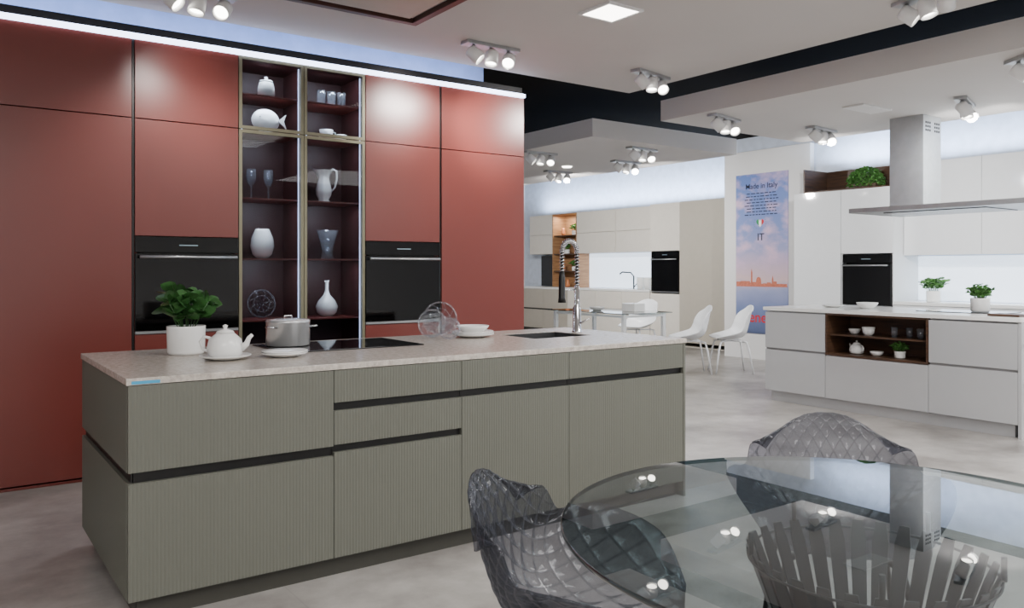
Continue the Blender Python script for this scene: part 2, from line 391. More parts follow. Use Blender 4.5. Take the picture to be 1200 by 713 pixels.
# ------------------------------------------------------------------ olive island
IF = 3.262; ID = 1.118; B0 = 0.08
def isl(a0, a1, fronts, gaps):
    cabinet('island_base_cabinet', 'Y', IF, a0, a1, B0, 0.897, ID, fronts, m_olive, m_olive,
            'grey olive island base unit with finely ribbed fronts', 'cabinet', 'island base cabinets', fluted=True, gaps=gaps, opentop=True)
isl(0.610, 1.3995, [('drawer', 0.09, 0.530, 0.5885, 1.3995), ('drawer', 0.571, 0.896, 0.5885, 1.3995)], ((0.53, 0.571),))
isl(1.4005, 2.0455, [('drawer', 0.09, 0.543), ('drawer', 0.576, 0.722), ('drawer', 0.757, 0.896)], ((0.543, 0.576), (0.722, 0.757)))
isl(2.0465, 2.7085, [('door', 0.09, 0.722), ('drawer', 0.757, 0.896)], ((0.722, 0.757),))
isl(2.7095, 3.575, [('door', 0.09, 0.722), ('drawer', 0.757, 0.896)], ((0.722, 0.757),))
def endp():
    t = thing('island_end_panel', (0.597, 3.83, 0.08), 'ribbed olive end panel closing the island', 'cabinet panel')
    for z0, z1 in ((0.09, 0.530), (0.571, 0.896)):
        m = MB(); flute(m, 'X', 0.587, IF+0.0225, IF+ID-0.001, 0.020, z0, z1); m.obj('panel', m_olive, t, recalc=False)
    MB().box((0.603, IF+0.025, 0.52), (0.608, IF+ID-0.003, 0.58)).obj('grip_channel', m_dark, t)
endp()
o = MB().box((3.5765, IF, 0.0), (3.594, IF+ID, 0.897)).obj('island_side_panel', m_olive, bevel=0.001); tag(o, 'plain olive side panel at end of island', 'cabinet panel')
o = MB().box((0.63, IF+0.05, 0), (3.56, IF+ID-0.05, 0.079)).obj('island_plinth', m_olived); tag(o, 'dark recessed plinth under olive island', 'plinth')
SX0, SX1, SY0, SY1 = 2.86, 3.30, 3.76, 4.12
w = MB(); x0, x1, y0, y1 = 0.582, 3.600, IF-0.004, IF+ID+0.004; z0, z1 = 0.8985, 0.925
xs = [x0, SX0, SX1, x1]; ys = [y0, SY0, SY1, y1]
vs = [(x, y, z) for z in (z0, z1) for y in ys for x in xs]
def vi(i, j, k): return k*16+j*4+i
fs = []
for i in range(3):
    for j in range(3):
        if (i, j) == (1, 1): continue
        fs.append((vi(i,j,1), vi(i+1,j,1), vi(i+1,j+1,1), vi(i,j+1,1))); fs.append((vi(i,j,0), vi(i,j+1,0), vi(i+1,j+1,0), vi(i+1,j,0)))
for i in range(3):
    fs.append((vi(i,0,0), vi(i+1,0,0), vi(i+1,0,1), vi(i,0,1))); fs.append((vi(i,3,1), vi(i+1,3,1), vi(i+1,3,0), vi(i,3,0)))
    fs.append((vi(0,i,1), vi(0,i+1,1), vi(0,i+1,0), vi(0,i,0))); fs.append((vi(3,i,0), vi(3,i+1,0), vi(3,i+1,1), vi(3,i,1)))
fs += [(vi(1,1,0),vi(1,1,1),vi(2,1,1),vi(2,1,0)), (vi(1,2,0),vi(2,2,0),vi(2,2,1),vi(1,2,1)), (vi(1,1,0),vi(1,2,0),vi(1,2,1),vi(1,1,1)), (vi(2,1,0),vi(2,1,1),vi(2,2,1),vi(2,2,0))]
w.add(vs, fs); wt = w.obj('island_worktop', m_stone, bevel=0.002); tag(wt, 'speckled pale beige stone worktop on olive island', 'worktop')
st_ = MB().box((0.60, IF-0.0052, 0.902), (0.70, IF-0.0042, 0.914)).obj('sticker', m_blue, wt)
t = thing('sink', (3.08, 3.94, 0.72), 'stainless steel undermount sink set in stone worktop', 'sink')
s = MB(); q = 0.002
s.box((SX0+q, SY0+q, 0.72), (SX1-q, SY1-q, 0.724)); s.box((SX0+q, SY0+q, 0.724), (SX0+q+.004, SY1-q, 0.922)); s.box((SX1-q-.004, SY0+q, 0.724), (SX1-q, SY1-q, 0.922))
s.box((SX0+q+.004, SY0+q, 0.724), (SX1-q-.004, SY0+q+.004, 0.922)); s.box((SX0+q+.004, SY1-q-.004, 0.724), (SX1-q-.004, SY1-q, 0.922))
s.obj('basin', m_sink, t)
MB().lathe((3.08, 3.94, 0.7245), [(0.0, 0.003), (0.03, 0.003), (0.045, 0.0)], 24, closed=False).obj('drain', m_chrome, t)
ft = thing('kitchen_faucet', (3.36, 3.97, 0.925), 'tall chrome spring faucet with black pull-down spray beside sink', 'faucet')
fx, fy = 3.36, 3.97
MB().lathe((fx, fy, 0.9255), [(0.033, 0), (0.033, 0.008), (0.027, 0.012), (0.026, 0.16), (0.018, 0.17), (0.016, 0.30), (0.0, 0.30)], 24).obj('body', m_chrome, ft)
hp = []
R = 0.062
for k in range(0, 8): hp.append((fx, fy, 1.225+k*0.03))
for k in range(1, 16):
    a = math.pi*k/15; hp.append((fx-R+R*math.cos(a), fy, 1.435+R*1.25*math.sin(a)))
for k in range(1, 5): hp.append((fx-2*R, fy, 1.435-k*0.03))
MB().tube(hp, 0.0095).obj('hose', m_dark, ft)
sp = []
turns = 38
def along(t):
    f = t*(len(hp)-1); i = min(int(f), len(hp)-2); return Vector(hp[i]).lerp(Vector(hp[i+1]), f-i), (Vector(hp[i+1])-Vector(hp[i])).normalized()
for k in range(turns*8+1):
    t_ = k/(turns*8); p, d = along(t_); u = Vector((0, 1, 0)); w_ = d.cross(u); a = 2*math.pi*k/8
    sp.append(p+(u*math.cos(a)+w_*math.sin(a))*0.0145)
MB().tube(sp, 0.0036, 5).obj('spring', m_chrome, ft)
MB().tube([(fx-2*R, fy, 1.32), (fx-2*R, fy, 1.28), (fx-2*R, fy, 1.15), (fx-2*R, fy, 1.12)], [0.014, 0.020, 0.021, 0.026], 16).obj('spray_head', m_dark, ft)
MB().tube([(fx-0.01, fy, 1.2), (fx-2*R+0.018, fy, 1.2)], 0.006).obj('holder_arm', m_chrome, ft)
MB().tube([(fx, fy-0.02, 0.985), (fx, fy-0.045, 0.99), (fx+0.02, fy-0.10, 1.02)], [0.009, 0.007, 0.005]).obj('lever', m_chrome, ft)
ct = thing('induction_cooktop', (1.76, 4.04, 0.925), 'black glass induction cooktop set on stone worktop', 'cooktop')
MB().box((1.38, 3.79, 0.9255), (2.14, 4.29, 0.931)).obj('glass_top', m_blackgl, ct, bevel=0.001)
for (cx, cy, r) in ((1.55, 4.14, .11), (1.95, 4.14, .10), (1.57, 3.9, .08), (1.95, 3.9, .09)):
    MB().lathe((cx, cy, 0.9312), [(r, 0), (r+.002, 0.0002), (r+.004, 0)], 40, closed=False).obj('cooking_zone', m_ovenin, ct)

# ------------------------------------------------------------------ small items
def leaf(mb, base, d, up, ln, wd, droop=0.3):
    d = d.normalized(); side = d.cross(up)
    if side.length < 1e-3: side = Vector((1, 0, 0))
    side.normalize(); nrm = side.cross(d)
    ks = [0, 0.2, 0.45, 0.7, 0.9, 1.0]; ws = [0.08, 0.7, 1.0, 0.85, 0.4, 0.02]; vs = []
    for k, w_ in zip(ks, ws):
        c = base+d*ln*k-Vector((0, 0, 1))*droop*ln*k*k
        vs += [c-side*wd*w_*0.5+nrm*wd*0.12*w_, c, c+side*wd*w_*0.5+nrm*wd*0.12*w_]
    fs = []
    for k in range(5):
        a = k*3; fs += [(a, a+1, a+4, a+3), (a+1, a+2, a+5, a+4)]
    mb.add(vs, fs, True)
def plant(name, loc, label, pr, ph, fh, fr_, nleaf, ln, wd, mleaf, potmat=None, group=None):
    t = thing(name, loc, label, 'potted plant', group); x, y, z = loc
    MB().lathe((x, y, z+0.0005), [(pr*0.88, 0), (pr*0.96, ph*0.1), (pr, ph*0.95), (pr, ph), (pr*0.92, ph), (pr*0.9, ph*0.82), (0, ph*0.82)], 36).obj('pot', potmat or m_white, t)
    MB().lathe((x, y, z+ph*0.83), [(pr*0.89, 0), (pr*0.5, 0.008), (0, 0.01)], 20, closed=False).obj('soil', m_soil, t)
    f = MB(); st = MB()
    nst = max(8, nleaf//9)
    for i in range(nst):
        a = i*2.4+random.random()*0.5; rr = math.sqrt((i+0.5)/nst)*fr_*0.85; hh = ph+fh*(0.95-0.45*(rr/fr_)**2)*(0.85+0.2*random.random())
        tip = Vector((x+rr*math.cos(a), y+rr*math.sin(a), z+hh)); b = Vector((x+rr*.3*math.cos(a), y+rr*.3*math.sin(a), z+ph*0.83))
        m_ = (b+tip)/2+Vector((0, 0, fh*0.06)); st.tube([b, m_, tip], 0.0025, 5)
        for k in range(nleaf//nst):
            s_ = 0.35+0.65*random.random(); p = b.lerp(tip, s_); a2 = random.random()*6.28
            d = Vector((math.cos(a2), math.sin(a2), 0.2+0.8*random.random()))
            leaf(f, p, d, Vector((random.uniform(-1, 1), random.uniform(-1, 1), 0.9)), ln*(0.7+0.5*random.random()), wd*(0.8+0.4*random.random()), 0.2)
    st.obj('stem', mleaf, t); f.obj('foliage', mleaf, t, recalc=False)
    return t
plant('potted_plant', (0.987, 4.05, 0.9255), 'round white pot with glossy broad green leafy plant', 0.088, 0.135, 0.18, 0.145, 130, 0.092, 0.06, m_leafd)
def plate(loc, r, label, mat=None, name='plate', group=None, h=0.018):
    o = MB().lathe((0, 0, 0), [(r*0.55, 0), (r*0.6, 0.003), (r*0.8, h*0.5), (r, h), (r*0.995, h+0.003), (r*0.8, h*0.5+.004), (r*0.58, 0.006), (0, 0.006)], 48).obj(name, mat or m_white)
    o.location = loc; tag(o, label, 'plate', group); return o
plate((1.069, 3.70, 0.9265), 0.112, 'white ceramic plate under the teapot')
def teapot(x, y, z, label, sc=1.0, name='teapot', ang=0):
    t = thing(name, (0, 0, 0), label, 'teapot')
    S = lambda l: [(a*sc, b*sc) for a, b in l]
    MB().lathe((0, 0, 0), S([(0.04, 0), (0.062, 0.01), (0.070, 0.04), (0.062, 0.075), (0.04, 0.095), (0.034, 0.10)]), 36).obj('body', m_white, t)
    MB().lathe((0, 0, 0.1005*sc), S([(0.036, 0), (0.03, 0.008), (0.008, 0.014), (0.007, 0.02), (0.011, 0.028), (0.0, 0.034)]), 28).obj('lid', m_white, t)
    P = lambda l: [(a*sc, 0, b*sc) for a, b in l]
    MB().tube(P([(0.064, 0.04), (0.085, 0.055), (0.095, 0.08), (0.108, 0.092)]), [0.016*sc, 0.012*sc, 0.009*sc, 0.007*sc], 12).obj('spout', m_white, t)
    MB().tube(P([(-0.058, 0.078), (-0.085, 0.085), (-0.1, 0.065), (-0.09, 0.035), (-0.066, 0.025)]), 0.006*sc, 10).obj('handle', m_white, t)
    t.location = (x, y, z); t.rotation_euler = (0, 0, ang); return t
teapot(1.069, 3.70, 0.9335, 'small white ceramic teapot standing on white plate', 1.12, ang=math.radians(-35))
plate((1.33, 3.665, 0.9265), 0.105, 'white ceramic plate stacked on worktop beside cooktop', group='stacked plates beside cooktop')
plate((1.33, 3.665, 0.9345), 0.105, 'white ceramic plate stacked on worktop beside cooktop', group='stacked plates beside cooktop')
pt = thing('cooking_pot', (1.52, 4.14, 0.932), 'stainless steel cooking pot with lid on induction cooktop', 'cooking pot')
MB().lathe((1.52, 4.14, 0.9325), [(0.108, 0), (0.112, 0.004), (0.112, 0.122), (0.116, 0.127), (0.108, 0.127), (0.106, 0.01), (0, 0.01)], 48).obj('body', m_pot, pt)
MB().lathe((1.52, 4.14, 1.0605), [(0.113, 0), (0.112, 0.006), (0.06, 0.012), (0, 0.014)], 48).obj('lid', m_pot, pt)
MB().tube([(1.50, 4.14, 1.074), (1.50, 4.14, 1.087), (1.54, 4.14, 1.087), (1.54, 4.14, 1.074)], 0.004).obj('knob', m_chrome, pt)
for sg in (-1, 1):
    MB().tube([(1.52+sg*0.085, 4.14-0.072, 1.03), (1.52+sg*0.122, 4.14-.095, 1.035), (1.52+sg*0.135, 4.14-.05, 1.035), (1.52+sg*0.108, 4.14-0.03, 1.03)], 0.005).obj('handle', m_chrome, pt)
for k, r in enumerate((0.128, 0.128, 0.125)):
    plate((2.63, 4.07, 0.9265+k*0.008), r, 'white ceramic plate in stack beside glass discs', group='plate stack near sink')
def bowl(loc, r, h, label, group=None, mat=None):
    o = MB().lathe((0, 0, 0), [(r*0.5, 0), (r*0.75, h*0.3), (r*0.95, h*0.75), (r, h), (r*0.96, h), (r*0.9, h*0.75), (r*0.7, h*0.35), (r*0.45, 0.006), (0, 0.005)], 40).obj('bowl', mat or m_white)
    o.location = loc; tag(o, label, 'bowl', group); return o
bowl((2.63, 4.07, 0.950), 0.098, 0.045, 'white ceramic bowl on stack of plates')
def gdisc(x, y, z, r, ang, tilt, label, group=None):
    t = thing('glass_disc', (0, 0, 0), label, 'glass ornament', group)
    m = MB()
    pts = [(r*math.cos(a*math.pi/24), 0, r+r*math.sin(a*math.pi/24)) for a in range(49)]; m.tube(pts, 0.006, 8, cap=False)
    pts = [(r*.6*math.cos(a*math.pi/24), 0, r+r*.6*math.sin(a*math.pi/24)) for a in range(49)]; m.tube(pts, 0.0035, 8, cap=False)
    for k in range(8):
        a = k*math.pi/4; m.tube([(r*.1*math.cos(a), 0, r+r*.1*math.sin(a)), (r*.7*math.cos(a+.25), 0, r+r*.7*math.sin(a+.25)), (r*math.cos(a+.6), 0, r+r*math.sin(a+.6))], 0.0025, 6)
    m.obj('rim', m_glasso, t)
    m = MB(); n = 40
    vs = [(0, 0.0, r)]+[(r*.98*math.cos(2*math.pi*i/n), 0, r+r*.98*math.sin(2*math.pi*i/n)) for i in range(n)]
    m.add(vs, [(0, 1+i, 1+(i+1) % n) for i in range(n)], True); m.obj('dish', m_glassd, t)
    t.location = (x, y, z); t.rotation_euler = (tilt, 0, ang); return t
gdisc(2.40, 4.16, 0.932, 0.080, math.radians(-35), math.radians(-12), 'clear cut glass disc standing on island worktop', 'standing glass discs')
gdisc(2.41, 3.98, 0.932, 0.060, math.radians(-35), math.radians(-12), 'small clear cut glass disc standing on island worktop', 'standing glass discs')
gdisc(2.55, 4.315, 0.932, 0.098, math.radians(-28), math.radians(-8), 'larger clear cut glass disc standing on island worktop', 'standing glass discs')

DY = 5.88
def vase(x, z, prof, label, mat, name='vase', y=DY, cat='vase', n=32):
    o = MB().lathe((0, 0, 0), prof, n).obj(name, mat); o.location = (x, y, z+0.001); tag(o, label, cat); return o
def jar(x, z):
    t = thing('lidded_jar', (0, 0, 0), 'white ceramic lidded jar on top display shelf', 'jar')
    MB().lathe((0, 0, 0), [(0.05, 0), (0.062, 0.01), (0.060, 0.06), (0.05, 0.10), (0.045, 0.105)], 32).obj('body', m_white, t)
    MB().lathe((0, 0, 0.1055), [(0.048, 0), (0.044, 0.012), (0.012, 0.02), (0.009, 0.028), (0.014, 0.036), (0, 0.042)], 28).obj('lid', m_white, t)
    t.location = (x, DY-0.1, z+0.001)
jar(1.96, 2.575)
def fish(x, z):
    t = thing('fish_dish', (0, 0, 0), 'round white fish-shaped ceramic dish in display cabinet', 'dish')
    MB().lathe((0, 0, 0), [(0.05, 0), (0.055, 0.01), (0.02, 0.012), (0.0, 0.012)], 24).obj('foot', m_white, t)
    m = MB(); n = 40; r = 0.085; rings = [(0.0, -0.022), (0.5, -0.018), (0.85, -0.004), (1.0, 0.01)]
    vs = []
    for k, yy in rings:
        for i in range(n): vs.append((k*r*1.2*math.cos(2*math.pi*i/n), yy, 0.095+k*r*math.sin(2*math.pi*i/n)))
    fs = [(q_*n+i, q_*n+(i+1) % n, (q_+1)*n+(i+1) % n, (q_+1)*n+i) for q_ in range(3) for i in range(n)]
    m.add(vs, fs, True); m.add([(p[0], 0.014, p[2]) for p in vs[3*n:]], [list(range(n))]); m.obj('body', m_white, t)
    m = MB(); m.add([(0.085, -0.005, 0.1), (0.15, -0.005, 0.155), (0.13, -0.005, 0.1), (0.15, -0.005, 0.045), (0.085, 0.01, 0.1), (0.15, 0.01, 0.155), (0.13, 0.01, 0.1), (0.15, 0.01, 0.045)],
                    [(0, 1, 2), (0, 2, 3), (4, 6, 5), (4, 7, 6), (0, 4, 5, 1), (1, 5, 6, 2), (2, 6, 7, 3), (3, 7, 4, 0)]); m.obj('tail', m_white, t)
    MB().lathe((-0.05, -0.022, 0.118), [(0.0, -0.006), (0.006, 0), (0.0, 0.006)], 10).obj('eye', m_dark, t)
    t.location = (x, DY-0.10, z+0.001)
fish(1.96, 2.31)
gob = [(0.036, 0), (0.034, 0.003), (0.006, 0.008), (0.005, 0.09), (0.022, 0.11), (0.036, 0.15), (0.034, 0.22), (0.032, 0.22), (0.033, 0.15), (0.018, 0.115), (0, 0.105)]
for x in (1.885, 2.01): vase(x, 1.84, gob, 'tall stemmed wine glass on display shelf', m_glasso, 'wine_glass', cat='glass')['group'] = 'wine glasses'
tum = [(0.03, 0), (0.034, 0.1), (0.032, 0.1), (0.028, 0.006), (0, 0.006)]
for x in (2.38, 2.46, 2.54): vase(x, 2.576, tum, 'clear drinking glass on top display shelf', m_glasso, 'drinking_glass', cat='glass', y=DY-0.1)['group'] = 'drinking glasses'
vase(1.965, 1.41, [(0.04, 0), (0.07, 0.03), (0.085, 0.09), (0.078, 0.15), (0.055, 0.20), (0.05, 0.215), (0.046, 0.213), (0.05, 0.19), (0.07, 0.14), (0.07, 0.05), (0, 0.02)], 'white egg-shaped ceramic vase on display shelf', m_white)
vase(2.465, 0.97, [(0.045, 0), (0.075, 0.03), (0.085, 0.075), (0.065, 0.12), (0.025, 0.165), (0.014, 0.2), (0.013, 0.26), (0.02, 0.275), (0.014, 0.272), (0.008, 0.2), (0, 0.19)], 'white bulb vase with thin neck on display shelf', m_white)
vase(2.47, 1.41, [(0.045, 0), (0.05, 0.02), (0.042, 0.06), (0.06, 0.14), (0.085, 0.22), (0.08, 0.22), (0.055, 0.14), (0.036, 0.07), (0, 0.03)], 'clear crystal flared vase on display shelf', m_glasso, n=12)
def jug(x, z):
    t = thing('water_jug', (0, 0, 0), 'tall white ribbed ceramic jug on display shelf', 'jug')
    m = MB(); prof = [(0.045, 0), (0.048, 0.012), (0.034, 0.022), (0.055, 0.06), (0.058, 0.10), (0.044, 0.16), (0.036, 0.19), (0.045, 0.22), (0.062, 0.25)]
    n = 32; vs = []
    for r, zz in prof:
        for i in range(n):
            a = 2*math.pi*i/n; rr = r*(1+0.05*math.cos(8*a))
            sp_ = 0.03*max(0, math.cos(a+math.pi))**6*max(0, (zz-0.2)/0.05)
            vs.append(((rr+sp_)*math.cos(a), rr*math.sin(a), zz+sp_*0.6))
    m.add(vs, [(k*n+i, k*n+(i+1) % n, (k+1)*n+(i+1) % n, (k+1)*n+i) for k in range(len(prof)-1) for i in range(n)]+[list(range(n))[::-1]], True)
    m.obj('body', m_white, t)
    MB().tube([(0.042, 0, 0.225), (0.07, 0, 0.262), (0.098, 0, 0.24), (0.10, 0, 0.19), (0.085, 0, 0.12), (0.055, 0, 0.085)], [0.007, 0.008, 0.008, 0.007, 0.006, 0.005]).obj('handle', m_white, t)
    t.location = (x, DY, z+0.001); t.rotation_euler = (0, 0, -0.5)
jug(2.44, 1.84)
def mug(x, y, z, label='white ceramic cup on display shelf', group=None, sc=1.0):
    t = thing('cup', (0, 0, 0), label, 'cup', group)
    MB().lathe((0, 0, 0), [(0.025*sc, 0), (0.038*sc, 0.02*sc), (0.045*sc, 0.06*sc), (0.042*sc, 0.06*sc), (0.034*sc, 0.02*sc), (0, 0.008*sc)], 28).obj('body', m_white, t)
    MB().tube([(0.04*sc, 0, 0.05*sc), (0.062*sc, 0, 0.048*sc), (0.06*sc, 0, 0.024*sc), (0.036*sc, 0, 0.018*sc)], 0.004*sc, 8).obj('handle', m_white, t)
    t.location = (x, y, z); return t
plate((2.44, DY-0.06, 2.3115), 0.075, 'white saucer under cup on display shelf', name='saucer')
mug(2.435, DY-0.06, 2.3195, sc=1.2)
mug(2.575, DY-0.02, 2.3115, sc=1.0)
gdisc(1.965, DY, 0.98, 0.10, 0.0, math.radians(-8), 'blue tinted pressed glass plate standing on display shelf')

# ------------------------------------------------------------------ ceiling fixtures
h = thing('ceiling_hood', (2.0, 4.44, 2.97), 'flush ceiling extractor hood with brown metal frame', 'extractor hood')
m = MB(); m.box((1.34, 4.07, 2.965), (2.64, 4.12, 2.9995)); m.box((1.34, 4.74, 2.965), (2.64, 4.79, 2.9995)); m.box((1.34, 4.12, 2.965), (1.39, 4.74, 2.9995)); m.box((2.59, 4.12, 2.965), (2.64, 4.74, 2.9995))
m.obj('frame', m_brown, h, bevel=0.003); MB().box((1.44, 4.17, 2.972), (2.54, 4.69, 2.9995)).obj('suction_panel', m_taupe, h, bevel=0.003)
pl = thing('ceiling_light_panel', (3.56, 3.87, 2.99), 'small square white recessed ceiling light', 'ceiling light')
m = MB(); a = 0.15
m.box((3.56-a, 3.87-a, 2.985), (3.56+a, 3.87-a+.02, 2.9995)); m.box((3.56-a, 3.87+a-.02, 2.985), (3.56+a, 3.87+a, 2.9995)); m.box((3.56-a, 3.87-a+.02, 2.985), (3.56-a+.02, 3.87+a-.02, 2.9995)); m.box((3.56+a-.02, 3.87-a+.02, 2.985), (3.56+a, 3.87+a-.02, 2.9995))
m.obj('frame', m_whitel, pl); MB().box((3.56-a+.021, 3.87-a+.021, 2.99), (3.56+a-.021, 3.87+a-.021, 2.9995)).obj('diffuser', m_panel, pl)

def cluster():
    t = thing('ceiling_spotlight', (0, 0, 0), 'ceiling spotlight cluster with three white cylindrical heads on steel tray', 'spotlight', 'ceiling spotlights')
    MB().box((-0.235, -0.05, -0.026), (0.235, 0.05, -0.0005)).obj('tray', m_steel, t, bevel=0.003)
    for k, (rx, ry) in enumerate(((-30, -38), (-8, 14), (-35, 40))):
        x = (k-1)*0.155
        R_ = Euler((math.radians(rx), math.radians(ry), 0)).to_matrix()
        m = MB(); pr = [(0.0, 0.052), (0.038, 0.048), (0.048, 0.034), (0.050, -0.062), (0.045, -0.062), (0.043, -0.040)]
        m.lathe((0, 0, 0), pr, 28, closed=False); c = Vector((x, -0.01, -0.09))
        m.v = [tuple(R_@Vector(p)+c) for p in m.v]; hd = m.obj('lamp_head', m_whitel, t)
        m = MB(); m.lathe((0, 0, 0), [(0.0, -0.041), (0.042, -0.041)], 24, closed=False)
        m.v = [tuple(R_@Vector(p)+c) for p in m.v]; l = m.obj('lens', m_lens, t, recalc=False); l.parent = hd
        m = MB().tube([(x, 0, -0.026), (x, 0, -0.05)], 0.012, 12); m.obj('bracket', m_steel, t)
    return t
c0 = cluster()
CL = [(1.28, 5.0, 3.0, 0.1, (1.3, 5.9, 0.9), 48, 110), (3.38, 4.98, 3.0, 0.0, (3.3, 6.1, 1.6), 80, 105), (4.97, 4.90, 3.0, 0.2, (4.4, 5.0, 0), 120, 120),
      (4.85, 2.50, 3.0, 1.2, (3.8, 2.6, 0), 100, 115), (5.98, 4.95, 2.75, 0.2, (5.2, 5.5, 0), 110, 125), (7.27, 4.79, 2.75, 0.1, (9.6, 5.7, 1.5), 210, 120),
      (7.05, 3.30, 2.75, 0.3, (9.6, 4.0, 1.2), 210, 130), (5.85, 2.30, 2.75, 1.0, (6.7, 3.2, 0.3), 125, 130),
      (5.98, 7.75, 2.75, 0.0, (5.8, 7.5, 0), 90, 130), (7.35, 9.1, 2.75, 0.0, (10.5, 10.8, 1.4), 300, 130), (6.75, 6.80, 2.75, 0.1, (7.2, 6.6, 0), 90, 130), (7.4, 7.75, 2.75, 0.0, (9.9, 8.0, 1.4), 190, 130)]
c0.location = (CL[0][0], CL[0][1], CL[0][2]); c0.rotation_euler = (0, 0, CL[0][3])
for c in CL[1:]: copy_thing(c0, c[:3], c[3])
def aim(o, tgt):
    d = Vector(tgt)-o.location; o.rotation_euler = d.to_track_quat('-Z', 'Y').to_euler()
def spot(loc, tgt, e, cone, col=(1, 0.965, 0.93), r=0.06, blend=0.8):
    l = bpy.data.lights.new('spot_lamp', 'SPOT'); l.energy = e; l.spot_size = math.radians(cone); l.spot_blend = blend; l.shadow_soft_size = r; l.color = col
    o = bpy.data.objects.new('spot_lamp', l); COL.objects.link(o); o.location = loc; aim(o, tgt); return o
def area(loc, tgt, e, sx, sy, col=(1, 1, 1), roll=None):
    l = bpy.data.lights.new('area_lamp', 'AREA'); l.shape = 'RECTANGLE'; l.size = sx; l.size_y = sy; l.energy = e; l.color = col
    o = bpy.data.objects.new('area_lamp', l); COL.objects.link(o); o.location = loc
    if roll is not None: o.rotation_euler = roll
    else: aim(o, tgt)
    return o
for c in CL: spot((c[0], c[1]-0.03, c[2]-0.22), c[4], c[5], c[6], (1, 0.985, 0.97) if c[0] > 5.5 else (1, 0.96, 0.92))
spot((7.35, 10.9, 2.53), (10.6, 12.6, 1.4), 260, 120, (1, 0.985, 0.97))  # extra spot with no fixture, added to brighten the beige kitchen fronts
spot((3.50, 4.93, 2.80), (3.80, 5.66, 2.52), 110, 60, (1, 0.95, 0.92), 0.06, 1.0)
spot((4.80, 4.88, 2.80), (3.92, 5.66, 2.48), 95, 58, (1, 0.95, 0.92), 0.06, 1.0)
spot((3.26, 4.93, 2.80), (2.98, 5.66, 2.58), 60, 58, (1, 0.95, 0.92), 0.06, 1.0)
spot((1.16, 4.93, 2.80), (1.38, 5.66, 2.5), 26, 62, (1, 0.95, 0.92), 0.06, 1.0)
spot((1.42, 4.93, 2.80), (2.0, 5.85, 1.9), 14, 70, (1, 0.96, 0.94), 0.05, 1.0)
area((-0.8, -0.8, 2.95), None, 210, 2.4, 2.4, (1, 0.98, 0.96), (0, 0, 0))  # unseen soft fill behind the camera, added without a fixture
area((2.6, 1.2, 2.95), None, 90, 1.8, 1.2, (1, 0.98, 0.96), (0, 0, 0))  # added overhead fill, out of view
area((5.2, 0.0, 2.70), None, 150, 1.8, 1.8, (1, 0.99, 0.98), (0, 0, 0))  # another out-of-view fill, added to brighten the aisle
area((8.9, 1.5, 2.9), None, 160, 1.0, 2.0, (1, 1, 1), (0, 0, 0))  # added fill for the white kitchen, no lamp fixture here
BL = (0.62, 0.76, 1.0)
area((1.4, 6.0, 2.90), (1.4, 6.2, 3.2), 38, 5.5, 0.06, (0.32, 0.46, 1.0))
area((9.8, 4.4, 2.68), None, 75, 0.06, 3.6, BL, (math.radians(180), 0, 0))
area((9.8, 6.0, 2.75), None, 14, 0.06, 1.0, BL, (math.radians(180), 0, 0))
area((10.85, 11.4, 2.56), None, 165, 0.1, 5.6, BL, (math.radians(180), 0, 0))
area((10.85, 13.1, 2.46), None, 10, 0.1, 0.6, (1, 0.88, 0.74), (0, 0, 0))
for x in (1.965, 2.44):
    area((x, 5.72, 2.79), None, 3.5, 0.3, 0.03, (0.80, 0.88, 1), (math.radians(20), 0, 0))
    area((x, 5.72, 2.555), None, 3.0, 0.3, 0.03, (0.80, 0.88, 1), (math.radians(20), 0, 0))
    for z in (2.28, 1.81, 1.38): area((x, 5.74, z), None, 2.4, 0.3, 0.02, (0.80, 0.88, 1), (math.radians(20), 0, 0))

# ------------------------------------------------------------------ right kitchen island
RX = 6.9
gl = 'light grey gloss island unit with plain handleless fronts'
cabinet('gloss_base_cabinet', 'X', RX, 4.510, 5.19, 0.10, 0.915, 0.95, [('drawer', 0.11, 0.52), ('drawer', 0.54, 0.90)], m_grgloss, m_grgloss, gl, 'cabinet', 'gloss island units', gaps=((0.52, 0.54),), mgap=m_grip)
cabinet('gloss_base_cabinet', 'X', RX, 2.83, 3.529, 0.10, 0.915, 0.95, [('drawer', 0.11, 0.52), ('drawer', 0.54, 0.90)], m_grgloss, m_grgloss, gl, 'cabinet', 'gloss island units', gaps=((0.52, 0.54),), mgap=m_grip)
cabinet('gloss_base_cabinet', 'X', RX, 3.531, 4.508, 0.10, 0.515, 0.95, [('drawer', 0.11, 0.510)], m_grgloss, m_grgloss, 'light grey gloss drawer unit below open walnut niche', 'cabinet', 'gloss island units')
n = thing('open_niche', (RX+0.2, 4.02, 0.517), 'open walnut niche with shelf built into gloss island', 'shelf unit')
m = MB(); m.box((RX, 3.532, 0.517), (RX+0.4, 4.507, 0.535)); m.box((RX, 3.532, 0.897), (RX+0.4, 4.507, 0.914)); m.box((RX, 3.532, 0.535), (RX+0.4, 3.55, 0.897)); m.box((RX, 4.489, 0.535), (RX+0.4, 4.507, 0.897)); m.box((RX+0.382, 3.55, 0.535), (RX+0.4, 4.489, 0.897))
m.obj('frame', m_walnut, n); MB().box((RX+0.03, 3.551, 0.705), (RX+0.38, 4.488, 0.717)).obj('shelf', m_walnut, n)
bowl((RX+0.2, 4.33, 0.718), 0.055, 0.05, 'small white bowl on niche shelf', 'crockery in niche')
mug(RX+0.15, 4.16, 0.718, 'small white cup on niche shelf', 'cups in niche', 1.3)
for y, dx in ((3.90, 0.13), (3.80, 0.2), (3.67, 0.14)):
    g_ = vase(y, 0.718, [(0.024, 0), (0.03, 0.09), (0.028, 0.09), (0.022, 0.005), (0, 0.005)], 'clear drinking glass on niche shelf', m_glasso, 'drinking_glass', cat='glass'); g_.location = (RX+dx, y, 0.718); g_['group'] = 'glasses in niche'
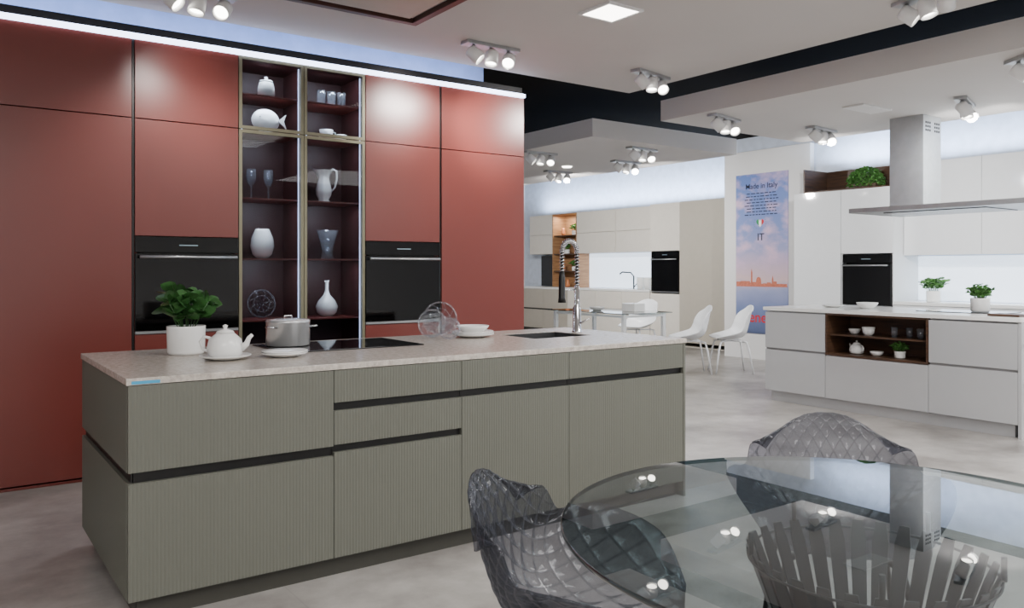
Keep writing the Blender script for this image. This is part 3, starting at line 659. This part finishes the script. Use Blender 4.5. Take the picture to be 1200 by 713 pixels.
teapot(RX+0.17, 4.29, 0.536, 'small white teapot in walnut niche', 0.95, ang=1.2)
bowl((RX+0.15, 4.08, 0.536), 0.06, 0.04, 'low white bowl in walnut niche', 'crockery in niche')
plant('herb_plant', (RX+0.15, 3.86, 0.536), 'tiny green plant in white pot inside walnut niche', 0.048, 0.06, 0.08, 0.09, 110, 0.04, 0.022, m_leaf)
o = MB().box((RX+0.05, 2.87, 0), (RX+0.9, 5.15, 0.099)).obj('gloss_plinth', m_grgloss); tag(o, 'light grey plinth under gloss island', 'plinth')
o = MB().box((RX-0.01, 2.80, 0.9155), (RX+0.98, 5.21, 0.95)).obj('gloss_island_worktop', m_wtop, bevel=0.003); tag(o, 'white worktop on gloss island', 'worktop')
o = MB().box((RX, 2.803, 0.0), (RX+0.95, 2.828, 0.915)).obj('gloss_side_panel', m_grgloss); tag(o, 'light grey gloss side panel of island', 'cabinet panel')
o = MB().box((7.3, 3.15, 0.9505), (7.75, 3.85, 0.956)).obj('induction_hob', m_blackgl, bevel=0.001); tag(o, 'black glass induction hob on white worktop', 'cooktop')
plant('potted_herb', (7.50, 3.38, 0.957), 'green herb in white ribbed pot on white worktop', 0.078, 0.12, 0.12, 0.12, 320, 0.045, 0.024, m_leaf)
bowl((7.35, 4.35, 0.951), 0.10, 0.06, 'wide white bowl on white worktop')
plate((7.35, 4.72, 0.951), 0.11, 'small white dish on white worktop')
o = MB().box((7.0, 2.86, 0.951), (7.22, 3.1, 0.968)).obj('cutting_board', m_walnut, bevel=0.003); tag(o, 'small dark wooden board on white worktop', 'cutting board')
hd = thing('island_hood', (7.5, 3.95, 1.86), 'stainless steel island hood with square chimney and flat canopy', 'extractor hood')
MB().box((7.34, 3.80, 1.905), (7.66, 4.12, 2.749)).obj('chimney', m_hood, hd, bevel=0.002)
MB().box((7.05, 2.74, 1.86), (7.95, 4.36, 1.904)).obj('canopy', m_hood, hd, bevel=0.004)
for yb in (7.63, 7.47):
    m = MB()
    for k in range(3):
        for j in range(3): m.box((yb-j*0.035, 3.7995, 2.60+k*0.035), (yb-0.025-j*0.035, 3.7985, 2.62+k*0.035))
    m.obj('vent_slots', m_dark, hd)
MB().box((7.2, 3.2, 1.852), (7.8, 4.1, 1.8595)).obj('filter', m_ovenin, hd)

WX = 9.4
wl = 'tall white gloss handleless kitchen cabinet'
cabinet('tall_white_cabinet', 'X', WX, 5.925, 6.61, 0.0, 2.34, 0.6, [('door', 0.1, 2.338)], m_gloss, m_gloss, wl, 'cabinet', 'white tall cabinets')
cabinet('tall_white_cabinet', 'X', WX, 5.235, 5.920, 0.0, 2.34, 0.6, [('door', 0.1, 0.86), ('door', 1.53, 2.338)], m_gloss, m_gloss, 'tall white gloss cabinet housing a built-in oven', 'cabinet', 'white tall cabinets', shelves=(0.85, 1.535))
oven('X', WX, 5.26, 5.895, 0.868, 1.515, 'built-in oven with steel trim in white tall cabinet')
n = thing('top_niche', (9.7, 5.8, 2.342), 'open walnut niche on top of white tall cabinets', 'shelf unit')
m = MB(); m.box((9.45, 5.24, 2.3425), (9.99, 6.5, 2.36)); m.box((9.96, 5.24, 2.36), (9.99, 6.5, 2.66)); m.box((9.45, 6.48, 2.36), (9.96, 6.5, 2.66)); m.obj('frame', m_walnut, n)
for i, y0 in enumerate((4.33, 3.43, 2.53, 1.63)):
    cabinet('white_base_cabinet', 'X', WX, y0+0.002, y0+0.9, 0.10, 0.905, 0.59, [('drawer', 0.11, 0.5), ('drawer', 0.53, 0.9)], m_gloss, m_gloss, 'white gloss base unit with two drawers', 'cabinet', 'white base units', gaps=((0.5, 0.53),), mgap=m_grip)
    cabinet('wall_cabinet', 'X', 9.64, y0+0.002, y0+0.9, 1.50, 2.62, 0.36, [('door', 1.502, 2.05), ('door', 2.054, 2.618)], m_gloss, m_gloss, 'white gloss wall cabinet with lift-up doors', 'cabinet', 'white wall cabinets')
o = MB().box((WX+0.05, 1.63, 0), (9.98, 5.23, 0.099)).obj('white_plinth', m_gloss); tag(o, 'white plinth under base units', 'plinth')
o = MB().box((WX-0.01, 1.63, 0.906), (9.99, 5.232, 0.945)).obj('wall_worktop', m_wtop, bevel=0.002); tag(o, 'white worktop along the wall units', 'worktop')
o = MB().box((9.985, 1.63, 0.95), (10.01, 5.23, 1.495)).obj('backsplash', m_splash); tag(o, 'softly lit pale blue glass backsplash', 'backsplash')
plant('potted_herb', (9.62, 4.86, 0.946), 'green herb in white pot on wall worktop', 0.08, 0.13, 0.17, 0.17, 260, 0.06, 0.032, m_leaf)
hg = thing('boxwood_planter', (9.7, 5.75, 2.361), 'clipped round green boxwood on walnut niche', 'plant')
f = MB(); random.seed(3)
for k in range(1500):
    u = random.random()*6.28; vv = math.acos(random.uniform(-0.35, 1)); rr = random.uniform(.85, 1)
    p = Vector((9.68+0.18*rr*math.sin(vv)*math.cos(u), 5.75+0.23*rr*math.sin(vv)*math.sin(u), 2.44+0.19*rr*math.cos(vv)))
    d = Vector((random.uniform(-1, 1), random.uniform(-1, 1), random.uniform(-.2, 1)))
    leaf(f, p, d, Vector((0.3, 0.2, 1)), 0.04, 0.026)
f.obj('foliage', m_leaf, hg, recalc=False)
MB().box((9.57, 5.55, 2.3615), (9.80, 5.95, 2.42)).obj('planter', m_walnut, hg)

# ------------------------------------------------------------------ poster
def poster_mat():
    m = bpy.data.materials.new('poster_print'); m.use_nodes = True
    nt = m.node_tree; b = nt.nodes['Principled BSDF']; L = nt.links.new
    tc = nt.nodes.new('ShaderNodeTexCoord'); sep = nt.nodes.new('ShaderNodeSeparateXYZ'); L(tc.outputs['Generated'], sep.inputs[0])
    mp = nt.nodes.new('ShaderNodeMapping'); mp.inputs['Scale'].default_value = (1, 1.2, 5); mp.inputs['Rotation'].default_value = (0.25, 0, 0); L(tc.outputs['Generated'], mp.inputs[0])
    n = nt.nodes.new('ShaderNodeTexNoise'); n.inputs['Scale'].default_value = 2.0; n.inputs['Detail'].default_value = 5; n.inputs['Roughness'].default_value = 0.5; L(mp.outputs[0], n.inputs['Vector'])
    ad = nt.nodes.new('ShaderNodeMath'); ad.operation = 'MULTIPLY_ADD'; ad.inputs[1].default_value = 0.12; L(n.outputs['Fac'], ad.inputs[0]); L(sep.outputs[2], ad.inputs[2])
    r = nt.nodes.new('ShaderNodeValToRGB'); cr = r.color_ramp
    pts = [(0.06, (78, 88, 118)), (0.2, (112, 126, 168)), (0.33, (150, 156, 192)), (0.40, (206, 180, 182)), (0.5, (188, 168, 192)), (0.58, (150, 154, 194)), (0.70, (122, 138, 190)), (0.82, (108, 130, 190)), (1.0, (96, 122, 186))]
    cr.elements[0].position = pts[0][0]; cr.elements[0].color = rgb(pts[0][1]); cr.elements[1].position = 1.0; cr.elements[1].color = rgb(pts[-1][1])
    for p, c in pts[1:-1]: e = cr.elements.new(p); e.color = rgb(c)
    L(ad.outputs[0], r.inputs['Fac'])
    mk = nt.nodes.new('ShaderNodeMapRange'); mk.inputs['From Min'].default_value = 0.46; mk.inputs['From Max'].default_value = 0.66; mk.inputs['To Max'].default_value = 0.85
    L(n.outputs['Fac'], mk.inputs['Value'])
    up = nt.nodes.new('ShaderNodeMapRange'); up.inputs['From Min'].default_value = 0.36; up.inputs['From Max'].default_value = 0.42; L(sep.outputs[2], up.inputs['Value'])
    mu = nt.nodes.new('ShaderNodeMath'); mu.operation = 'MULTIPLY'; L(mk.outputs[0], mu.inputs[0]); L(up.outputs[0], mu.inputs[1])
    mx = nt.nodes.new('ShaderNodeMix'); mx.data_type = 'RGBA'; L(mu.outputs[0], mx.inputs[0]); L(r.outputs[0], mx.inputs[6]); mx.inputs[7].default_value = rgb((216, 182, 204))
    L(mx.outputs[2], b.inputs['Base Color']); b.inputs['Roughness'].default_value = 0.45
    return m
PX = 9.918
ps = thing('wall_poster', (PX, 7.53, 0.38), 'tall printed poster of a lagoon city at sunset', 'poster')
MB().box((PX, 7.07, 0.38), (PX+0.011, 7.99, 2.75)).obj('print', poster_mat(), ps)
rot = (math.radians(90), 0, math.radians(-90)); tx = PX-0.001
text('Made in Italy', 0.11, m_txt, 'heading', ps, (tx, 7.53, 2.53), rot)
m = MB(); random.seed(11)
for k in range(8):
    z = 2.45-k*0.045; tgt = random.uniform(0.46, 0.6)
    y = 7.53+tgt/2; ye = 7.53-tgt/2
    while y > ye:
        l_ = random.uniform(0.03, 0.085); m.box((tx-0.0008, max(ye, y-l_), z), (tx, y, z+0.014)); y -= l_+0.016
m.obj('paragraph', m_txt, ps)
def heart(mb, c, s, y0, y1):
    n = 40; pts = []
    for i in range(n):
        t = 2*math.pi*i/n; px = 16*math.sin(t)**3/17; pz = (13*math.cos(t)-5*math.cos(2*t)-2*math.cos(3*t)-math.cos(4*t))/17
        pts.append((px, pz))
    pts = [(max(y0, min(y1, p[0])), p[1]) for p in pts]
    mb.add([(tx, c[0]-p[0]*s, c[1]+p[1]*s) for p in pts], [list(range(n))])
for (a_, b_, mt) in ((-1, -0.33, m_txtg), (-0.33, 0.33, m_txtw), (0.33, 1, m_txtr)):
    m = MB(); heart(m, (7.55, 2.02), 0.072, a_, b_); m.obj('heart_emblem', mt, ps)
m = MB()
for sg in (-1, 1):
    for k in range(6):
        a = math.radians(-70+k*20); cy = 7.55+sg*0.105*math.cos(a); cz = 2.015+0.095*math.sin(a)
        ty, tz = -math.sin(a)*sg, math.cos(a)
        m.add([(tx, cy-ty*0.014, cz-tz*0.014), (tx, cy+sg*0.007, cz), (tx, cy+ty*0.014, cz+tz*0.014), (tx, cy-sg*0.005, cz)], [(0, 1, 2, 3)])
m.obj('laurel_wreath', m_laurel, ps)
text('IT', 0.15, m_txt, 'lettering', ps, (tx, 7.54, 1.76), rot)
m = MB(); random.seed(5)
y = 7.98
m.box((tx, 7.08, 1.075), (tx+0.0005, 7.98, 1.09))
while y > 7.1:
    w_ = random.uniform(0.04, 0.1); hh = random.uniform(0.03, 0.075); m.box((tx-0.0004, max(7.08, y-w_), 1.085), (tx, y, 1.085+hh)); y -= w_
for yy, hh in ((7.70, 0.20), (7.33, 0.10)):
    m.box((tx-0.001, yy-0.014, 1.085), (tx-.0005, yy+0.014, 1.085+hh)); m.add([(tx-0.001, yy-0.014, 1.085+hh), (tx-0.001, yy+0.014, 1.085+hh), (tx-0.001, yy, 1.145+hh)], [(0, 1, 2)])
m.box((tx-0.001, 7.53, 1.085), (tx-.0005, 7.62, 1.17))
m.add([(tx-0.001, 7.575+0.042*math.cos(math.pi*i/12), 1.17+0.05*math.sin(math.pi*i/12)) for i in range(13)], [list(range(13))])
m.obj('city_skyline', m_bld, ps)
text('Venezia', 0.22, m_txtr, 'lettering', ps, (tx, 7.54, 0.55), rot)

# ------------------------------------------------------------------ far kitchen
KX = 10.5
cabinet('tall_beige_cabinet', 'X', KX-0.02, 8.64, 9.65, 0.0, 2.50, 0.6, [('door', 0.08, 2.495)], m_taupe, m_taupe, 'tall beige handleless kitchen cabinet', 'cabinet', 'beige tall cabinets')
cabinet('tall_beige_cabinet', 'X', KX, 9.66, 10.37, 0.0, 2.50, 0.6, [('door', 0.08, 0.90), ('door', 1.66, 2.495)], m_beige, m_beige, 'tall beige cabinet housing a black oven', 'cabinet', 'beige tall cabinets', shelves=(0.9, 1.66))
oven('X', KX, 9.69, 10.34, 0.925, 1.645, 'black built-in oven in beige tall cabinet')
ys_ = (10.38, 11.12, 11.86, 12.70, 13.50, 14.3)
for i in range(5):
    cabinet('beige_base_cabinet', 'X', KX, ys_[i]+.002, ys_[i+1]-.002, 0.08, 0.92, 0.6, [('drawer', 0.09, 0.48), ('drawer', 0.51, 0.915)], m_beige if i < 3 else m_taupe, m_beige, 'beige base unit with wide drawers', 'cabinet', 'beige base units', gaps=((0.48, 0.51),))
for a_, b_ in ((10.38, 11.54), (11.544, 12.70), (13.5, 14.3)):
    cabinet('beige_wall_cabinet', 'X', 10.74, a_+.002, b_-.002, 1.66, 2.50, 0.36, [('door', 1.662, 2.07), ('door', 2.075, 2.498)], m_beige, m_beige, 'beige handleless wall cabinet', 'cabinet', 'beige wall cabinets')
o = MB().box((KX-0.01, 10.38, 0.921), (11.1, 14.3, 0.96)).obj('kitchen_worktop', m_wtop); tag(o, 'pale worktop of beige kitchen', 'worktop')
o = MB().box((KX+0.05, 10.38, 0), (11.1, 14.3, 0.079)).obj('beige_plinth', m_olived); tag(o, 'dark plinth under beige kitchen', 'plinth')
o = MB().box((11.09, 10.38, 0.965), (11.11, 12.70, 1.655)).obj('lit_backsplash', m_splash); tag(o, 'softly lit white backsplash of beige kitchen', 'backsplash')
n = thing('wood_niche', (10.9, 13.1, 0.965), 'open oak shelving niche with plants and jars', 'shelf unit')
m = MB(); m.box((10.74, 12.705, 0.9605), (11.1, 12.725, 2.5)); m.box((10.74, 13.475, 0.9605), (11.1, 13.495, 2.5)); m.box((11.08, 12.725, 0.9605), (11.1, 13.475, 2.5)); m.box((10.74, 12.725, 2.48), (11.08, 13.475, 2.5)); m.obj('frame', m_oak, n)
for z in (1.3, 1.66, 2.05): MB().box((10.76, 12.726, z-0.02), (11.078, 13.474, z)).obj('shelf', m_walnut, n)
for (y, z) in ((12.95, 2.051), (13.2, 1.661), (12.95, 1.301)):
    plant('small_plant', (10.9, y, z), 'small green plant in pot on oak shelf', 0.06, 0.09, 0.14, 0.11, 90, 0.06, 0.035, m_leaf, group='plants on oak shelf')
for (y, z) in ((13.3, 2.051), (12.85, 1.661), (13.3, 1.301), (13.15, 0.9615)):
    vase(y, z, [(0.04, 0), (0.05, 0.05), (0.03, 0.12), (0.03, 0.16), (0, 0.16)], 'small orange jar on oak shelf', m_jar, 'jar', y=0, cat='jar').location = (10.88, y, z)
o = MB().box((11.05, 13.52, 0.97), (11.08, 14.28, 1.63)).obj('dark_splash_panel', m_ovenin); tag(o, 'dark glass panel above worktop', 'backsplash')
ft2 = thing('small_faucet', (10.9, 11.2, 0.961), 'small chrome faucet on pale worktop', 'faucet')
MB().tube([(10.9, 11.2, 0.961), (10.9, 11.2, 1.2), (10.86, 11.24, 1.27), (10.75, 11.36, 1.28), (10.72, 11.4, 1.24)], 0.014).obj('spout', m_ovenin, ft2)
MB().tube([(10.9, 11.18, 1.0), (10.88, 11.10, 1.06)], 0.009).obj('lever', m_ovenin, ft2)
for y in (10.6, 10.78, 10.96): vase(y, 0.961, [(0.06, 0), (0.08, 0.12), (0.07, 0.2), (0.075, 0.22), (0, 0.21)], 'white canister on pale worktop', m_white, 'canister', cat='canister').location = (10.85, y, 0.961)

# ------------------------------------------------------------------ chairs
def cat(keys, t):
    n = len(keys)-1; f = min(max(t, 0), 1)*n; i = min(int(f), n-1); u = f-i
    p0 = keys[max(i-1, 0)]; p1 = keys[i]; p2 = keys[i+1]; p3 = keys[min(i+2, n)]
    return 0.5*((2*p1)+(-p0+p2)*u+(2*p0-5*p1+4*p2-p3)*u*u+(-p0+3*p1-3*p2+p3)*u**3)
def shell(name, P, mat, parent, thick=0.006, nu=44, nv=56, quilt=0.0):
    vs = []; uvs = []
    for j in range(nv+1):
        v_ = j/nv
        yy, zz, hw, rs, fw, fl, cu_ = [cat(P[k], v_) for k in ('y', 'z', 'hw', 'rise', 'fwd', 'flare', 'curl')]
        for i in range(nu+1):
            u = -1+2*i/nu; au = abs(u)
            vs.append(Vector((hw*u*(1+fl*au**3), yy+fw*au**2.0, zz+rs*au**P['pw']-cu_*au**9))); uvs.append((u*hw/0.30, v_))
    W = nu+1
    if quilt:
        nrm = []
        for j in range(nv+1):
            for i in range(W):
                a = vs[j*W+min(i+1, nu)]-vs[j*W+max(i-1, 0)]; b = vs[min(j+1, nv)*W+i]-vs[max(j-1, 0)*W+i]
                nrm.append(a.cross(b).normalized())
        out = []
        for k, (p, n_) in enumerate(zip(vs, nrm)):
            A = uvs[k][0]*FA; B = uvs[k][1]*FB
            h_ = (abs(math.sin(math.pi*(A+B)))*abs(math.sin(math.pi*(A-B))))**0.7
            j, i = divmod(k, W); e = min(i, nu-i, j, nv-j); h_ *= min(1, e/10)
            out.append(p-n_*quilt*h_)
        vs = out
    fs = [(j*W+i, j*W+i+1, (j+1)*W+i+1, (j+1)*W+i) for j in range(nv) for i in range(nu)]
    me = bpy.data.meshes.new(name); me.from_pydata([tuple(p) for p in vs], [], fs); me.materials.append(mat)
    ul = me.uv_layers.new(name='UVMap')
    for lp in me.loops: ul.data[lp.index].uv = uvs[lp.vertex_index]
    for p in me.polygons: p.use_smooth = True
    o = bpy.data.objects.new(name, me); COL.objects.link(o); o.parent = parent
    s_ = o.modifiers.new('Solidify', 'SOLIDIFY'); s_.thickness = thick; s_.offset = 0
    return o
PS = dict(y=[-.25, -.13, .04, .17, .235, .265, .28], z=[.455, .435, .43, .47, .60, .735, .805], hw=[.21, .25, .275, .285, .28, .265, .215],
          rise=[.02, .17, .235, .19, .04, -.03, -.13], fwd=[0.0, -.05, -.07, -.10, -.12, -.11, -.06], flare=[0.05, .22, .28, .16, .02, 0, 0], curl=[0, .02, .03, .02, 0, 0, 0.0], pw=2.4)
PW = dict(y=[-.25, -.12, .05, .17, .22, .25, .27], z=[.46, .44, .44, .49, .62, .76, .87], hw=[.21, .25, .27, .27, .26, .235, .19],
          rise=[0, .05, .10, .12, .06, .0, -.06], fwd=[0.02, 0, 0, -.07, -.10, -.08, -.03], flare=[0]*7, curl=[0]*7, pw=2.2)
def chair(P, mshell, mleg, label, group, leg=0.011, name='dining_chair', thick=0.007, **kw):
    t = thing(name, (0, 0, 0), label, 'chair', group)
    shell('seat_shell', P, mshell, t, thick, **kw)
    for sx in (-1, 1):
        for sy in (-1, 1):
            MB().tube([(sx*0.13, sy*0.12, 0.412), (sx*0.17, sy*0.165, 0.40), (sx*0.19, sy*0.19, 0.3), (sx*0.225, sy*0.235, 0.0)], [leg, leg, leg, leg*0.75], 10).obj('leg', mleg, t)
    m = MB(); m.tube([(-0.13, -0.12, 0.410), (0.13, 0.12, 0.410)], leg*.8); m.tube([(0.13, -0.12, 0.410), (-0.13, 0.12, 0.410)], leg*.8); m.obj('seat_frame', mleg, t)
    return t
sl = 'smoke grey transparent armchair with quilted diamond shell and black legs'
c1 = chair(PS, m_smoke, m_dark, sl, 'smoke grey chairs', thick=0.007, nu=168, nv=216, quilt=0.006)
def face(o, loc, d): o.location = loc; o.rotation_euler = (0, 0, math.atan2(d[1], d[0])+math.pi/2)
face(c1, (1.33, 1.55, 0), (0.66, -0.75))
c2 = copy_tree(c1); face(c2, (2.45, 1.56, 0), (-0.72, -0.60))
wc = chair(PW, m_wchair, m_wchair, 'white plastic shell chair at glass table', 'white chairs', 0.013, thick=0.014)
face(wc, (7.93, 7.13, 0), (-0.8, 0.6))
for loc, d in (((8.38, 6.84, 0), (-0.8, 0.6)), ((8.80, 8.95, 0), (-1, -0.1))):
    face(copy_tree(wc), loc, d)
t2 = thing('glass_dining_table', (7.75, 8.3, 0), 'rectangular glass table with white frame and legs', 'table')
MB().box((7.3, 7.68, 0.738), (8.2, 9.28, 0.75)).obj('table_top', m_tglass, t2)
for x in (7.36, 8.10):
    for y in (7.75, 9.17): MB().box((x, y, 0), (x+0.05, y+0.05, 0.737)).obj('leg', m_wchair, t2, bevel=0.003)
m = MB(); m.box((7.41, 7.76, 0.69), (8.1, 7.785, 0.72)); m.box((7.41, 9.18, 0.69), (8.1, 9.205, 0.72)); m.box((7.37, 7.80, 0.69), (7.395, 9.17, 0.72)); m.box((8.11, 7.80, 0.69), (8.135, 9.17, 0.72)); m.obj('frame', m_wchair, t2)
o = MB().box((7.8, 8.0, 0.7505), (8.0, 8.25, 0.86)).obj('tissue_box', m_white, bevel=0.004); tag(o, 'small white printed box on glass table', 'box')
bowl((7.65, 8.6, 0.751), 0.11, 0.05, 'white bowl on glass table')

# ------------------------------------------------------------------ round glass table
TC = (1.71, 1.01); TR = 0.69
tt = thing('round_glass_table', (TC[0], TC[1], 0), 'large round clear glass table on slatted flared base', 'table')
m = MB(); n = 128
prof = [(TR-0.002, 0.738), (TR, 0.740), (TR, 0.748), (TR-0.002, 0.75)]
vs = []
for r, z in prof:
    for i in range(n): a = 2*math.pi*i/n; vs.append((TC[0]+r*math.cos(a), TC[1]+r*math.sin(a), z))
m.add(vs, [(k*n+i, k*n+(i+1) % n, (k+1)*n+(i+1) % n, (k+1)*n+i) for k in range(3) for i in range(n)], True, 1)
o_ = len(m.v)-len(vs)
m.f.append([o_+3*n+i for i in range(n)]); m.sm.append(False); m.mi.append(0)
m.f.append([o_+i for i in range(n)][::-1]); m.sm.append(False); m.mi.append(0)
m_gedge2 = glass('table_glass_edge', (90, 112, 110), 3.0, 1.6)
m.obj('table_top', [m_tglass, m_gedge2], tt)
m = MB(); ns = 30
for i in range(ns):
    a = 2*math.pi*i/ns; pr = []
    for k in range(15):
        t_ = k/14; z = 0.05+0.64*t_; r = 0.070+0.195*t_**1.25
        pr.append((r, z, (0.006+0.014*t_)*(1 if t_ < 0.93 else 0.6)))
    vs = []
    for r, z, hw in pr:
        for (rr, w_) in ((r, -hw), (r, hw), (r-0.005, hw), (r-0.005, -hw)):
            vs.append((TC[0]+rr*math.cos(a)-w_*math.sin(a), TC[1]+rr*math.sin(a)+w_*math.cos(a), z))
    fs = []
    for k in range(14):
        for j in range(4): fs.append((k*4+j, k*4+(j+1) % 4, (k+1)*4+(j+1) % 4, (k+1)*4+j))
    fs += [(0, 3, 2, 1), (56, 57, 58, 59)]
    m.add(vs, fs)
m.obj('slatted_base', m_base, tt)
MB().lathe((TC[0], TC[1], 0), [(0.258, 0.668), (0.262, 0.668), (0.263, 0.673), (0.259, 0.673), (0.258, 0.668)], 72, closed=False).obj('top_ring', m_base, tt)
MB().lathe((TC[0], TC[1], 0), [(0.20, 0.0005), (0.20, 0.012), (0.11, 0.03), (0.085, 0.06), (0, 0.06)], 48).obj('foot', m_base, tt)
for k in range(5):
    a = 2*math.pi*(k*6)/ns
    MB().lathe((TC[0]+0.2625*math.cos(a), TC[1]+0.2625*math.sin(a), 0.688), [(0.006, 0), (0.006, 0.0495)], 12).obj('mounting_pin', m_base, tt)

# ------------------------------------------------------------------ world + camera
w = bpy.data.worlds.new('World'); bpy.context.scene.world = w; w.use_nodes = True
w.node_tree.nodes['Background'].inputs[0].default_value = (0.8, 0.85, 1, 1); w.node_tree.nodes['Background'].inputs[1].default_value = 0.3
cam = bpy.data.cameras.new('Camera'); co = bpy.data.objects.new('Camera', cam); COL.objects.link(co)
co.location = (0, 0, 1.33); co.rotation_euler = (math.radians(90), 0, math.atan2(-0.5829, 0.8126))
cam.sensor_width = 36; cam.lens = 947/1200*36; cam.shift_y = -40.5/1200; cam.clip_start = 0.05
bpy.context.scene.camera = co
